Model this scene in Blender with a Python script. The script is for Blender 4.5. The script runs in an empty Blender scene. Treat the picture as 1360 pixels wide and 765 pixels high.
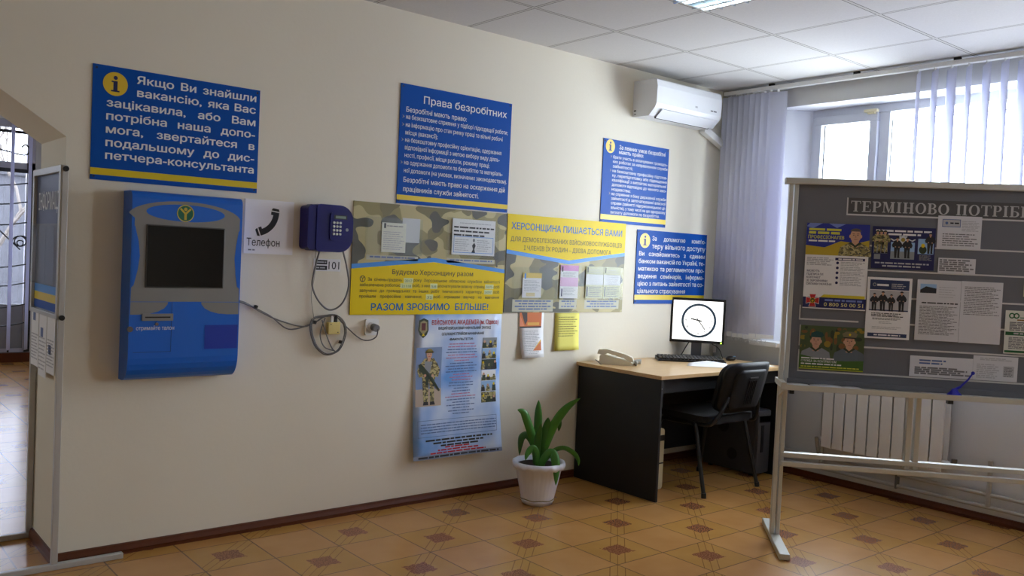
import bpy, math, random
from mathutils import Vector, Matrix
from mathutils.geometry import delaunay_2d_cdt
S = bpy.context.scene
COL = S.collection
pi = math.pi
def sin(d): return math.sin(math.radians(d))
def cos(d): return math.cos(math.radians(d))
# ------------------------------------------------------------------ camera
YAW, PITCH, ROLL, FPX = .6944, -.0343, .0460, 1164.25
fw = Vector((math.sin(YAW)*math.cos(PITCH), math.cos(YAW)*math.cos(PITCH), math.sin(PITCH)))
r0 = Vector((math.cos(YAW), -math.sin(YAW), 0)); u0 = r0.cross(fw)
rt = r0*math.cos(ROLL)+u0*math.sin(ROLL); up = u0*math.cos(ROLL)-r0*math.sin(ROLL)
cam = bpy.data.cameras.new('camera'); cam.sensor_fit = 'HORIZONTAL'; cam.sensor_width = 36
cam.lens = FPX/1360*36; cam.clip_start = .05
camo = bpy.data.objects.new('camera', cam); COL.objects.link(camo)
mw = Matrix((rt, up, -fw)).transposed().to_4x4(); mw.translation = (-5.2769, -3.9905, 1.374)
camo.matrix_world = mw; S.camera = camo
# ------------------------------------------------------------------ world, light, exposure
WORLD_STRENGTH = 7.0
EXPOSURE = 1.58
w = bpy.data.worlds.new('overcast'); S.world = w; w.use_nodes = True
bg = w.node_tree.nodes['Background']; bg.inputs[0].default_value = (.82, .915, 1.0, 1); bg.inputs[1].default_value = WORLD_STRENGTH
def portal(loc, rot, sx, sy):
    l = bpy.data.lights.new('window_daylight', 'AREA'); l.shape = 'RECTANGLE'; l.size = sx; l.size_y = sy
    l.cycles.is_portal = True
    o = bpy.data.objects.new('window_daylight', l); COL.objects.link(o); o.location = loc; o.rotation_euler = rot
portal((.31, -1.885, 1.68), (0, pi/2, 0), 1.62, 2.64)
portal((.31, -4.4, 1.68), (0, pi/2, 0), 1.62, 1.1)
portal((-4.65, 6.83, 1.35), (-pi/2, 0, 0), 2.9, 2.5)
portal((-7.72, 2.95, 1.65), (0, -pi/2, 0), .9, .9)
vs = S.view_settings; S.display_settings.display_device = 'sRGB'
vs.view_transform = 'Standard'; vs.look = 'None'; vs.gamma = 1; vs.use_curve_mapping = False; vs.exposure = EXPOSURE
S.cycles.max_bounces = 10; S.cycles.diffuse_bounces = 6; S.cycles.transparent_max_bounces = 16
S.cycles.caustics_reflective = False; S.cycles.caustics_refractive = False
H = 2.65
# ------------------------------------------------------------------ materials
def lin(c): return tuple((v/255/12.92 if v/255 <= .04045 else ((v/255+.055)/1.055)**2.4) for v in c)
MATS = {}
def M(name, c, rough=.5, metal=0, spec=.5, emit=0, bump=0, bscale=60, var=0, vscale=4):
    if name in MATS: return MATS[name]
    m = bpy.data.materials.new(name); m.use_nodes = True; MATS[name] = m
    nt = m.node_tree; b = nt.nodes['Principled BSDF']; L = nt.links.new
    col = lin(c)
    b.inputs['Base Color'].default_value = (*col, 1); b.inputs['Roughness'].default_value = rough
    b.inputs['Metallic'].default_value = metal; b.inputs['Specular IOR Level'].default_value = spec
    if emit: b.inputs['Emission Color'].default_value = (*col, 1); b.inputs['Emission Strength'].default_value = emit
    if bump or var:
        tc = nt.nodes.new('ShaderNodeTexCoord')
    if var:
        n = nt.nodes.new('ShaderNodeTexNoise'); n.inputs['Scale'].default_value = vscale; n.inputs['Detail'].default_value = 5
        L(tc.outputs['Object'], n.inputs['Vector'])
        mx = nt.nodes.new('ShaderNodeMix'); mx.data_type = 'RGBA'
        mx.inputs['A'].default_value = (*[v*(1-var) for v in col], 1); mx.inputs['B'].default_value = (*[min(1, v*(1+var)) for v in col], 1)
        L(n.outputs['Fac'], mx.inputs['Factor']); L(mx.outputs['Result'], b.inputs['Base Color'])
    if bump:
        n2 = nt.nodes.new('ShaderNodeTexNoise'); n2.inputs['Scale'].default_value = bscale; n2.inputs['Detail'].default_value = 3
        L(tc.outputs['Object'], n2.inputs['Vector'])
        bp = nt.nodes.new('ShaderNodeBump'); bp.inputs['Strength'].default_value = bump; bp.inputs['Distance'].default_value = .002
        L(n2.outputs['Fac'], bp.inputs['Height']); L(bp.outputs['Normal'], b.inputs['Normal'])
    return m
def glass_mat(name, refl=.06, tint=(1, 1, 1), gl=.02, mul=.6):
    m = bpy.data.materials.new(name); m.use_nodes = True; nt = m.node_tree; nt.nodes.clear(); L = nt.links.new
    o = nt.nodes.new('ShaderNodeOutputMaterial'); t = nt.nodes.new('ShaderNodeBsdfTransparent'); t.inputs[0].default_value = (*tint, 1)
    g = nt.nodes.new('ShaderNodeBsdfGlossy'); g.inputs['Roughness'].default_value = gl
    f = nt.nodes.new('ShaderNodeLayerWeight'); f.inputs[0].default_value = refl*5
    mr = nt.nodes.new('ShaderNodeMath'); mr.operation = 'MULTIPLY_ADD'; mr.inputs[1].default_value = mul; mr.inputs[2].default_value = refl
    L(f.outputs['Fresnel'], mr.inputs[0])
    mx = nt.nodes.new('ShaderNodeMixShader'); L(mr.outputs[0], mx.inputs[0]); L(t.outputs[0], mx.inputs[1]); L(g.outputs[0], mx.inputs[2]); L(mx.outputs[0], o.inputs[0])
    MATS[name] = m; return m
GLASS = glass_mat('window_glass', .04)
GLASSH = glass_mat('dimmed_hallway_glass', .04, (.62, .62, .66))  # tint added to dim the daylight through the hallway glazing
ACRYL = glass_mat('acrylic', .012, (.95, .96, .96), .2, .12)
class NB:   # tiny node-math helper
    def __init__(s, nt): s.nt = nt
    def v(s, sock, x):
        if isinstance(x, (int, float)): sock.default_value = x
        else: s.nt.links.new(x, sock)
    def m(s, op, a, b=0, c=0):
        n = s.nt.nodes.new('ShaderNodeMath'); n.operation = op
        s.v(n.inputs[0], a); s.v(n.inputs[1], b)
        if op in ('MULTIPLY_ADD', 'COMPARE', 'SMOOTH_MIN'): s.v(n.inputs[2], c)
        return n.outputs[0]
    def mix(s, f, a, b):
        n = s.nt.nodes.new('ShaderNodeMix'); n.data_type = 'RGBA'; s.v(n.inputs['Factor'], f)
        for k, x in (('A', a), ('B', b)):
            if isinstance(x, tuple): n.inputs[k].default_value = (*x, 1)
            else: s.nt.links.new(x, n.inputs[k])
        return n.outputs['Result']
    def noise(s, vec, sc, det=4):
        n = s.nt.nodes.new('ShaderNodeTexNoise'); n.inputs['Scale'].default_value = sc; n.inputs['Detail'].default_value = det
        s.nt.links.new(vec, n.inputs['Vector']); return n.outputs['Fac']
def floor_mat():
    m = bpy.data.materials.new('ceramic_tiles'); m.use_nodes = True; nt = m.node_tree; b = nt.nodes['Principled BSDF']; N = NB(nt)
    g = nt.nodes.new('ShaderNodeNewGeometry'); sp = nt.nodes.new('ShaderNodeSeparateXYZ'); nt.links.new(g.outputs['Position'], sp.inputs[0]); P = g.outputs['Position']
    u = N.m('DIVIDE', N.m('ADD', sp.outputs['X'], 3.74), .312); v = N.m('DIVIDE', N.m('ADD', sp.outputs['Y'], .265), .296)
    iu = N.m('ROUND', u); iv = N.m('ROUND', v); fu = N.m('SUBTRACT', u, iu); fv = N.m('SUBTRACT', v, iv)
    par = N.m('ABSOLUTE', N.m('MODULO', N.m('ADD', iu, iv), 2)); motif = N.m('LESS_THAN', par, .5)
    s = N.m('MAXIMUM', N.m('ABSOLUTE', fu), N.m('ABSOLUTE', fv))
    nz = N.noise(P, 55, 3); nb = N.noise(P, 5, 6); nf = N.noise(P, 160, 3)
    sq = N.m('LESS_THAN', N.m('MULTIPLY_ADD', N.m('SUBTRACT', nz, .5), .14, s), .185)
    d = N.m('ABSOLUTE', N.m('SUBTRACT', fu, fv))
    l1 = N.m('LESS_THAN', N.m('ABSOLUTE', N.m('SUBTRACT', d, .16)), .010); l2 = N.m('LESS_THAN', d, .008)
    ln = N.m('MULTIPLY', N.m('MULTIPLY', N.m('MAXIMUM', l1, l2), motif), N.m('GREATER_THAN', s, .19))
    grout = N.m('GREATER_THAN', s, .490)
    plain = N.mix(nb, lin((176, 122, 66)), lin((202, 152, 92))); wood = N.mix(nb, lin((168, 120, 56)), lin((198, 150, 82)))
    base = N.mix(motif, plain, wood); base = N.mix(N.m('MULTIPLY', ln, .65), base, lin((110, 72, 40)))
    mot = N.mix(N.m('GREATER_THAN', nf, .5), lin((116, 68, 42)), lin((164, 108, 70)))
    base = N.mix(N.m('MULTIPLY', sq, motif), base, mot); base = N.mix(N.m('MULTIPLY', grout, .8), base, lin((92, 74, 56)))
    nt.links.new(base, b.inputs['Base Color']); b.inputs['Roughness'].default_value = .24
    bp = nt.nodes.new('ShaderNodeBump'); bp.inputs['Strength'].default_value = .35; bp.inputs['Distance'].default_value = .003
    nt.links.new(N.m('SUBTRACT', 1.0, grout), bp.inputs['Height']); nt.links.new(bp.outputs[0], b.inputs['Normal'])
    return m
def ceil_mat():
    m = bpy.data.materials.new('ceiling_tiles'); m.use_nodes = True; nt = m.node_tree; b = nt.nodes['Principled BSDF']; N = NB(nt)
    g = nt.nodes.new('ShaderNodeNewGeometry'); sp = nt.nodes.new('ShaderNodeSeparateXYZ'); nt.links.new(g.outputs['Position'], sp.inputs[0])
    u = N.m('DIVIDE', N.m('ADD', sp.outputs['X'], .5556), .6); v = N.m('DIVIDE', N.m('ADD', sp.outputs['Y'], .5597), .6)
    fu = N.m('ABSOLUTE', N.m('SUBTRACT', u, N.m('ROUND', u))); fv = N.m('ABSOLUTE', N.m('SUBTRACT', v, N.m('ROUND', v)))
    s = N.m('MINIMUM', fu, fv); bar = N.m('LESS_THAN', s, .02); gap = N.m('MULTIPLY', bar, N.m('GREATER_THAN', s, .013))
    n = N.noise(g.outputs['Position'], 150, 2)
    c = N.mix(bar, N.mix(n, lin((192, 190, 188)), lin((206, 204, 202))), lin((190, 187, 182))); c = N.mix(gap, c, lin((95, 93, 90)))
    nt.links.new(c, b.inputs['Base Color']); b.inputs['Roughness'].default_value = .9
    bp = nt.nodes.new('ShaderNodeBump'); bp.inputs['Strength'].default_value = .3; bp.inputs['Distance'].default_value = .003
    nt.links.new(N.m('SUBTRACT', N.m('MULTIPLY', n, .3), gap), bp.inputs['Height']); nt.links.new(bp.outputs[0], b.inputs['Normal'])
    return m
def camo_mat(name='camouflage_print', K=1):
    m = bpy.data.materials.new(name); m.use_nodes = True; nt = m.node_tree; b = nt.nodes['Principled BSDF']; L = nt.links.new
    tc = nt.nodes.new('ShaderNodeTexCoord'); N = NB(nt)
    def layer(off, sc, th):
        mp = nt.nodes.new('ShaderNodeMapping'); mp.inputs['Location'].default_value = off; mp.inputs['Scale'].default_value = (1, 1, 1.5); L(tc.outputs['Object'], mp.inputs[0])
        return N.m('GREATER_THAN', N.noise(mp.outputs[0], sc*K, 1.2), th)
    c = N.mix(layer((3, 1, 2), 4.6, .53), lin((186, 174, 122)), lin((146, 136, 82)))
    c = N.mix(layer((9, 5, 1), 4.4, .56), c, lin((118, 108, 66))); c = N.mix(layer((1, 7, 4), 5.6, .57), c, lin((78, 76, 60)))
    L(c, b.inputs['Base Color']); b.inputs['Roughness'].default_value = .4
    return m
FLOOR, CEIL, CAMO = floor_mat(), ceil_mat(), camo_mat()
CREAM = M('cream_paint', (233, 227, 210), .75, bump=.25, bscale=45, var=.03, vscale=2)
WALLB = M('shade_greyed_paint', (212, 212, 210), .75, bump=.25, bscale=45, var=.03)  # greyer than the cream, with the window wall's shadow put into the colour
WHITE = M('white_plastic', (232, 232, 230), .35)
PVC = M('white_window_frame', (198, 201, 208), .3)
REVEAL = M('white_reveal', (216, 217, 222), .6)
BROWN = M('dark_brown_skirting', (92, 46, 22), .4, spec=.25, var=.15, vscale=9)
BLUE = M('sign_blue', (6, 80, 172), .4, spec=.15); YEL = M('sign_yellow', (228, 200, 16), .35); TXT = M('sign_white_letters', (232, 236, 240), .4)
BLACK = M('black_plastic', (17, 17, 19), .4); DKMETAL = M('dark_painted_metal', (22, 22, 24), .35)
PAPER = M('white_paper', (238, 238, 240), .7); INK = M('grey_ink', (122, 122, 128), .7); INKD = M('dark_ink', (40, 40, 46), .7); INKL = M('pale_ink', (182, 182, 188), .7)
ALU = M('pale_aluminium', (200, 200, 194), .38, metal=.15); GREYF = M('grey_felt', (112, 114, 122), .9, bump=.2, bscale=300)
NAVY = M('navy_print', (18, 22, 84), .45); RED = M('red_print', (190, 28, 40), .5); SKY = M('pale_blue_print', (150, 186, 226), .4)
GREENP = M('green_print', (62, 102, 34), .5); SKIN = M('printed_skin', (206, 160, 132), .5); CAMOP = camo_mat('printed_uniform', 11)
DKGREEN = M('printed_dark_green', (46, 58, 38), .5); GREYP = M('printed_grey', (140, 146, 152), .5); ORANGE = M('orange_print', (214, 112, 40), .5)
LBLUE = M('light_blue_print', (58, 142, 222), .4); TEAL = M('teal_letters', (0, 104, 168), .45); OLIVE = M('olive_letters', (92, 84, 30), .5); NBLUE = M('blue_caption', (84, 106, 158), .5)
CABLE = M('grey_cable', (112, 112, 112), .45); BCABLE = M('black_cable', (20, 20, 20), .5)
# ------------------------------------------------------------------ mesh builder
OFF = {}
class MB:
    def __init__(s, warp=None): s.v = []; s.f = []; s.fm = []; s.ms = []; s.sm = []; s.warp = warp
    def mi(s, m):
        if m not in s.ms: s.ms.append(m)
        return s.ms.index(m)
    def add(s, vs, fs, m, smooth=False):
        b = len(s.v); s.v += [tuple(p) for p in vs]; i = s.mi(m)
        for f in fs: s.f.append([b+k for k in f]); s.fm.append(i); s.sm.append(smooth)
        return s
    def box(s, x0, x1, y0, y1, z0, z1, m):
        vs = [(x, y, z) for z in (z0, z1) for y in (y0, y1) for x in (x0, x1)]
        return s.add(vs, [(0, 2, 3, 1), (4, 5, 7, 6), (0, 1, 5, 4), (2, 6, 7, 3), (0, 4, 6, 2), (1, 3, 7, 5)], m)
    def obox(s, c, ax, hs, m):   # oriented box: centre, 3 axes, half sizes
        c = Vector(c); ax = [Vector(a).normalized()*h for a, h in zip(ax, hs)]
        vs = [c+ax[0]*i+ax[1]*j+ax[2]*k for k in (-1, 1) for j in (-1, 1) for i in (-1, 1)]
        return s.add(vs, [(0, 2, 3, 1), (4, 5, 7, 6), (0, 1, 5, 4), (2, 6, 7, 3), (0, 4, 6, 2), (1, 3, 7, 5)], m)
    def bar(s, p, q, wx, wy, m, ref=(0, 1, 0)):   # square bar between two points
        p, q = Vector(p), Vector(q); d = (q-p).normalized(); a = d.cross(Vector(ref))
        if a.length < 1e-4: a = d.cross(Vector((1, 0, 0)))
        a.normalize(); b = d.cross(a)
        return s.obox((p+q)/2, (a, b, d), (wx/2, wy/2, (q-p).length/2), m)
    def prism(s, poly, y0, y1, m, smooth=False):   # xz outline, extruded in y
        n = len(poly); vs = [(x, y0, z) for x, z in poly]+[(x, y1, z) for x, z in poly]
        s.add(vs, [list(range(n)), list(range(2*n-1, n-1, -1))], m)
        return s.add(vs, [(i, n+i, n+(i+1) % n, (i+1) % n) for i in range(n)], m, smooth)
    def prismx(s, poly, x0, x1, m, smooth=False):   # yz outline, extruded in x
        n = len(poly); vs = [(x0, y, z) for y, z in poly]+[(x1, y, z) for y, z in poly]
        s.add(vs, [list(range(n)), list(range(2*n-1, n-1, -1))], m)
        return s.add(vs, [(i, n+i, n+(i+1) % n, (i+1) % n) for i in range(n)], m, smooth)
    def prismz(s, poly, z0, z1, m, smooth=False):
        n = len(poly); vs = [(x, y, z0) for x, y in poly]+[(x, y, z1) for x, y in poly]
        s.add(vs, [list(range(n)), list(range(2*n-1, n-1, -1))], m)
        return s.add(vs, [(i, n+i, n+(i+1) % n, (i+1) % n) for i in range(n)], m, smooth)
    def poly(s, pts, y, m): return s.add([(x, y, z) for x, z in pts], [list(range(len(pts)))], m)
    def q(s, x0, x1, z0, z1, y, m): return s.poly([(x0, z0), (x1, z0), (x1, z1), (x0, z1)], y, m)
    def line(s, a, b, wd, y, m):
        a, b = Vector(a), Vector(b); d = (b-a).normalized(); n = Vector((-d.y, d.x))*wd/2
        return s.poly([a-n, b-n, b+n, a+n], y, m)
    def grid(s, x0, x1, z0, z1, y, m, nx=8, nz=10):
        vs = [(x0+(x1-x0)*i/nx, y, z0+(z1-z0)*j/nz) for j in range(nz+1) for i in range(nx+1)]
        return s.add(vs, [(j*(nx+1)+i, j*(nx+1)+i+1, (j+1)*(nx+1)+i+1, (j+1)*(nx+1)+i) for j in range(nz) for i in range(nx)], m, True)
    def ell(s, cx, cz, rx, rz, y, m, n=32, a0=0, a1=360): return s.poly([(cx+rx*cos(a0+(a1-a0)*i/n), cz+rz*sin(a0+(a1-a0)*i/n)) for i in range(n+(a1-a0 < 360))], y, m)
    def ring(s, cx, cz, r0, r1, y, m, n=40, k=1):
        vs = [(cx+r*cos(360*i/n), y, cz+r*k*sin(360*i/n)) for r in (r0, r1) for i in range(n)]
        return s.add(vs, [(i, (i+1) % n, n+(i+1) % n, n+i) for i in range(n)], m)
    def tube(s, pts, r, m, n=8, closed=False, caps=True):
        pts = [Vector(p) for p in pts]; N = len(pts); rs = r if isinstance(r, (list, tuple)) else [r]*N; vs = []; prev = None
        for i, p in enumerate(pts):
            a = pts[(i-1) % N] if closed or i > 0 else p; b = pts[(i+1) % N] if closed or i < N-1 else p
            t = (b-a).normalized()
            if prev is None: u = t.orthogonal().normalized()
            else:
                u = prev-t*prev.dot(t); u = u.normalized() if u.length > 1e-6 else t.orthogonal().normalized()
            prev = u; v = t.cross(u)
            vs += [p+(u*math.cos(2*pi*k/n)+v*math.sin(2*pi*k/n))*rs[i] for k in range(n)]
        rng = range(N if closed else N-1)
        fs = [(i*n+k, i*n+(k+1) % n, ((i+1) % N)*n+(k+1) % n, ((i+1) % N)*n+k) for i in rng for k in range(n)]
        s.add(vs, fs, m, True)
        if caps and not closed: s.add(vs, [list(range(n-1, -1, -1)), [(N-1)*n+k for k in range(n)]], m)
        return s
    def cyl(s, p, q, r, m, n=16): return s.tube([p, q], r, m, n)
    def lathe(s, prof, c, m, n=40, f=None):
        vs = []
        for j, (r, z) in enumerate(prof):
            for i in range(n):
                a = 360*i/n; rr, zz = (r, z) if f is None else f(j, a, r, z)
                vs.append((c[0]+rr*cos(a), c[1]+rr*sin(a), c[2]+zz))
        return s.add(vs, [(j*n+i, j*n+(i+1) % n, (j+1)*n+(i+1) % n, (j+1)*n+i) for j in range(len(prof)-1) for i in range(n)], m, True)
    def sphere(s, c, r, m, n=14, k=(1, 1, 1)):
        vs = []; h = n//2
        for j in range(h+1):
            for i in range(n): vs.append((c[0]+k[0]*r*sin(180*j/h)*cos(360*i/n), c[1]+k[1]*r*sin(180*j/h)*sin(360*i/n), c[2]+k[2]*r*cos(180*j/h)))
        return s.add(vs, [(j*n+i, (j+1)*n+i, (j+1)*n+(i+1) % n, j*n+(i+1) % n) for j in range(h) for i in range(n)], m, True)
    def text(s, t, x0, x1, z, cap, y, m, bold=.012, just=False, align='fit', wx=1.0):
        """one line of lettering: baseline z, capital height cap, stretched or justified from x0 to x1"""
        k = cap/.727; sh = [(0, 0)] if bold < .003 else [(-bold, 0), (bold, 0), (0, bold*.7), (0, -bold*.7)]; bold = 0
        if just and ' ' in t:
            ws = t.split(' '); dims = [glyphs(wd, bold) for wd in ws]; tot = sum(d[2] for d in dims)*k; gap = (x1-x0-tot)/(len(ws)-1)
            sx = k*wx; gap = (x1-x0-tot*wx)/(len(ws)-1)
            if gap < cap*.25: sx = k*(x1-x0-cap*.38*(len(ws)-1))/tot; gap = cap*.38
            x = x0
            for d in dims:
                [s.add([(x+(a+p)*sx, y-.00008*i, z+(b+q)*k) for a, b in d[0]], d[1], m) for i, (p, q) in enumerate(sh)]; x += d[2]*sx+gap
            return s
        vs, fs, wd = glyphs(t, bold); sx = k
        if x1 is not None:
            if align == 'fit': sx = (x1-x0)/wd
            elif align == 'center': x0 = (x0+x1-wd*k)/2
        [s.add([(x0+(a+p)*sx, y-.00008*i, z+(b+q)*k) for a, b in vs], fs, m) for i, (p, q) in enumerate(sh)]; return s
    def block(s, rows, cap, y, m, bold):   # justified lines sharing one letter width
        wx = 9
        for t, x0, x1, z in rows: ws = t.split(' '); wx = min(wx, (x1-x0-cap*.55*(len(ws)-1))/(sum(glyphs(q, 0)[2] for q in ws)*cap/.727))
        for t, x0, x1, z in rows: s.text(t, x0, x1, z, cap, y, m, bold, just=True, wx=wx)
    def greek(s, x0, x1, z, h, y, m, seed=0, para=False):   # a line of print too small to read: one bar per word
        R = random.Random(seed); x = x0
        while x < x1-h*.8:
            wl = min(R.uniform(1.2, 6)*h*1.2, x1-x); s.q(x, x+wl, z, z+h, y, m); x += wl+h*.7
        return s
    def build(s, name, parent=None, loc=None, bevel=0, label=None, subd=0, solid=0):
        me = bpy.data.meshes.new(name); p = parent
        while p is not None and p.parent is not None: p = p.parent
        o = Vector(OFF.get(p.name, (0, 0, 0))) if p else Vector(loc or (0, 0, 0))
        vs = s.v if s.warp is None else [s.warp(*v) for v in s.v]
        me.from_pydata([Vector(v)-o for v in vs], [], s.f)
        for m in s.ms: me.materials.append(m)
        me.polygons.foreach_set('material_index', s.fm); me.polygons.foreach_set('use_smooth', s.sm); me.update()
        ob = bpy.data.objects.new(name, me); COL.objects.link(ob)
        if parent: ob.parent = parent
        elif loc: ob.location = loc
        if label: ob['label'] = label
        if solid: md = ob.modifiers.new('solid', 'SOLIDIFY'); md.thickness = solid; md.offset = 0
        if bevel: md = ob.modifiers.new('bevel', 'BEVEL'); md.width = bevel; md.segments = 2; md.limit_method = 'ANGLE'; md.angle_limit = math.radians(40)
        if subd: md = ob.modifiers.new('subd', 'SUBSURF'); md.levels = md.render_levels = subd
        return ob
_G = {}
def glyphs(t, bold):
    k0 = t
    if k0 in _G: return _G[k0]
    cu = bpy.data.curves.new('lettering', 'FONT'); cu.body = t; cu.dimensions = '3D'; cu.resolution_u = 2
    ob = bpy.data.objects.new('lettering', cu); me = bpy.data.meshes.new_from_object(ob)
    P = [(v.co.x, v.co.y) for v in me.vertices]; nb = {}
    for e in me.edges: a, b = e.vertices; nb.setdefault(a, []).append(b); nb.setdefault(b, []).append(a)
    seen = set(); loops = []
    for v0 in nb:   # walk every outline
        if v0 in seen: continue
        lp = [v0]; seen.add(v0); cur = v0
        while True:
            nx = [q for q in nb[cur] if q not in seen]
            if not nx: break
            cur = min(nx, key=lambda q: (abs(q-cur) != 1, q)); seen.add(cur); lp.append(cur)
        if len(lp) > 2: loops.append(lp)
    cl = []   # group outlines that share an x-range (roughly one letter each)
    for l in sorted(loops, key=lambda l: min(P[q][0] for q in l)):
        lo, hi = min(P[q][0] for q in l), max(P[q][0] for q in l)
        if cl and lo < cl[-1][1]: cl[-1][0].append(l); cl[-1][1] = max(cl[-1][1], hi)
        else: cl.append([[l], hi])
    V2, F = [], []
    for ls, _ in cl:
        vv = [Vector(P[q]) for l in ls for q in l]; ee = []; o_ = 0
        for l in ls: ee += [(o_+q, o_+(q+1) % len(l)) for q in range(len(l))]; o_ += len(l)
        cv, _e, cf = delaunay_2d_cdt(vv, ee, [], 0, 1e-5)[:3]; base = len(V2); V2 += [(q.x, q.y) for q in cv]
        for f in cf:   # keep triangles with a non-zero winding number
            x = sum(cv[q].x for q in f)/len(f); y = sum(cv[q].y for q in f)/len(f); wn = 0
            for a, b in ee:
                (x1, y1), (x2, y2) = vv[a], vv[b]
                if (y1 > y) != (y2 > y) and x < (x2-x1)*(y-y1)/(y2-y1)+x1: wn += 1 if y2 > y1 else -1
            if wn: F.append([base+q for q in f])
    P = V2
    a = min((p[0] for p in P), default=0); r = ([(x-a, y) for x, y in P], F, max((p[0] for p in P), default=1)-a)
    bpy.data.objects.remove(ob); bpy.data.curves.remove(cu); bpy.data.meshes.remove(me); _G[k0] = r
    return r
class Frame:
    def __init__(s, ox=0, oy=0, rz=0): s.o = Vector((ox, oy, 0)); s.rz = rz; s.R = Matrix.Rotation(rz, 3, 'Z')
    def __call__(s, p): return s.o+s.R@Vector(p)
WALL = Frame(); BRD = Frame(-1.37, -1.463, math.radians(-48)); STD = Frame(-4.40, 0, -pi/2)
def thing(name, label, cat, p, fr=WALL, group=None):
    o = bpy.data.objects.new(name, None); COL.objects.link(o); o.empty_display_size = .05
    o.location = fr(p); o.rotation_euler = (0, 0, fr.rz); o['label'] = label; o['category'] = cat
    if group: o['group'] = group
    OFF[o.name] = tuple(p); return o
def tag(o, label, cat, group=None):
    o['label'] = label; o['category'] = cat
    if group: o['group'] = group
    return o
def struct(o): o['kind'] = 'structure'; return o
def rrect(x0, x1, z0, z1, r, n=6):
    if not isinstance(r, (list, tuple)): r = [r]*4   # br, tr, tl, bl
    P = []
    for (cx, cz, a), rr in zip(((x1, z0, -90), (x1, z1, 0), (x0, z1, 90), (x0, z0, 180)), r):
        sx = -1 if cx == x1 else 1; sz = -1 if cz == z1 else 1
        P += [(cx+sx*rr+rr*cos(a+90*i/n), cz+sz*rr+rr*sin(a+90*i/n)) for i in range(n+1)]
    return P
def spline(pts, n=8, closed=False):
    pts = [Vector(p) for p in pts]; N = len(pts); out = []
    for i in range(N if closed else N-1):
        g = lambda k: pts[k % N] if closed else pts[max(0, min(N-1, k))]
        a, b, c, d = g(i-1), g(i), g(i+1), g(i+2)
        for j in range(n):
            t = j/n; out.append(.5*((2*b)+(c-a)*t+(2*a-5*b+4*c-d)*t*t+(3*b-a-3*c+d)*t**3))
    if not closed: out.append(pts[-1])
    return out
# ================================================================== SETTING
JX = -4.385
b = MB(); b.box(-7.6, .35, -6.6, 7.1, -.1, 0, FLOOR); struct(b.build('floor'))
b = MB(); b.box(-7.6, .35, -6.6, 7.1, H, H+.1, CEIL); struct(b.build('ceiling'))
b = MB(); b.box(JX, 0, 0, .45, 0, H, CREAM); b.box(-7.6, -5.9, 0, .45, 0, H, CREAM)
b.prism([(JX, 1.79), (-4.66, 1.97), (-4.95, 2.09), (-5.33, 2.09), (-5.62, 1.97), (-5.9, 1.79), (-5.9, H), (JX, H)], 0, .45, CREAM)
struct(b.build('wall_back'))
WINS = [(-3.2, -.57), (-4.95, -3.85)]; SZ0, SZ1 = .875, 2.495
b = MB(); ys = [.5, -.57, -3.2, -3.85, -6.15, -6.6]
b.box(0, .32, -6.6, .5, 0, SZ0, WALLB); b.box(0, .32, -6.6, .5, SZ1, H, WALLB)
for a, c in ((-3.85, -3.2), (-6.6, -4.95)): b.box(0, .32, a, c, SZ0, SZ1, WALLB)
b.prismz([(0, .5), (0, -.37), (.225, -.57), (.32, -.57), (.32, .5)], SZ0, SZ1, WALLB)
struct(b.build('wall_right'))
b = MB()
for y0, y1 in WINS:   # plastered white lining of the window openings
    d = .2 if y1 > -1 else 0; b.prismz([(.001, y0), (.225, y0), (.225, y1), (.001, y1+d)], SZ1-.004, SZ1, REVEAL); b.prismz([(.001, y1+d), (.225, y1), (.225, y1-.004), (.001, y1+d-.004)], SZ0, SZ1-.004, REVEAL); b.box(.001, .23, y0, y0+.004, SZ0, SZ1, REVEAL)
struct(b.build('trim_1'))
HY0, HY1, HZ0, HZ1 = 2.5, 3.4, 1.2, 2.1  # unseen hallway side window, added to brighten the doorway jamb
b = MB(); b.box(-7.7, -7.6, -6.6, HY0, 0, H, CREAM); b.box(-7.7, -7.6, HY1, 7.1, 0, H, CREAM); b.box(-7.7, -7.6, HY0, HY1, 0, HZ0, CREAM); b.box(-7.7, -7.6, HY0, HY1, HZ1, H, CREAM); struct(b.build('wall_left'))
b = MB()
for a in ((HY0, HY0+.06, HZ0, HZ1), (HY1-.06, HY1, HZ0, HZ1), (HY0, HY1, HZ0, HZ0+.06), (HY0, HY1, HZ1-.06, HZ1)): b.box(-7.68, -7.62, *a, PVC)
w4 = struct(b.build('added_window_4')); b = MB(); b.box(-7.655, -7.65, HY0+.03, HY1-.03, HZ0+.03, HZ1-.03, GLASS); b.build('pane', w4)
b = MB(); b.box(-7.6, .32, -6.7, -6.6, 0, H, CREAM); struct(b.build('wall_front'))
b = MB(); b.box(-2.9, -2.8, .45, 6.95, 0, H, WALLB); struct(b.build('wall_hallway'))
def skirt(name, f, a0, a1):
    prof = [(0, 0), (.016, 0), (.016, .012), (.020, .018), (.016, .026), (.012, .034), (.010, .043), (0, .045)]
    m = MB(); f(m, [(-d, z) for d, z in prof], a0, a1); return struct(m.build(name))
skirt('baseboard_back', lambda m, p, a, c: m.prismx(p, a, c, BROWN), JX-.014, 0)
skirt('baseboard_right', lambda m, p, a, c: m.prism([(x, z) for x, z in p], a, c, BROWN), -6.6, 0)
b = MB(); b.prism([(JX-d, z) for d, z in ((0, 0), (.016, 0), (.016, .02), (.012, .034), (.01, .043), (0, .045))], -.012, .45, BROWN); struct(b.build('baseboard_doorway'))
b = MB(); b.box(-7.6, -2.9, 6.68, 6.75, 0, .10, BROWN); struct(b.build('baseboard_hallway'))
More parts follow.
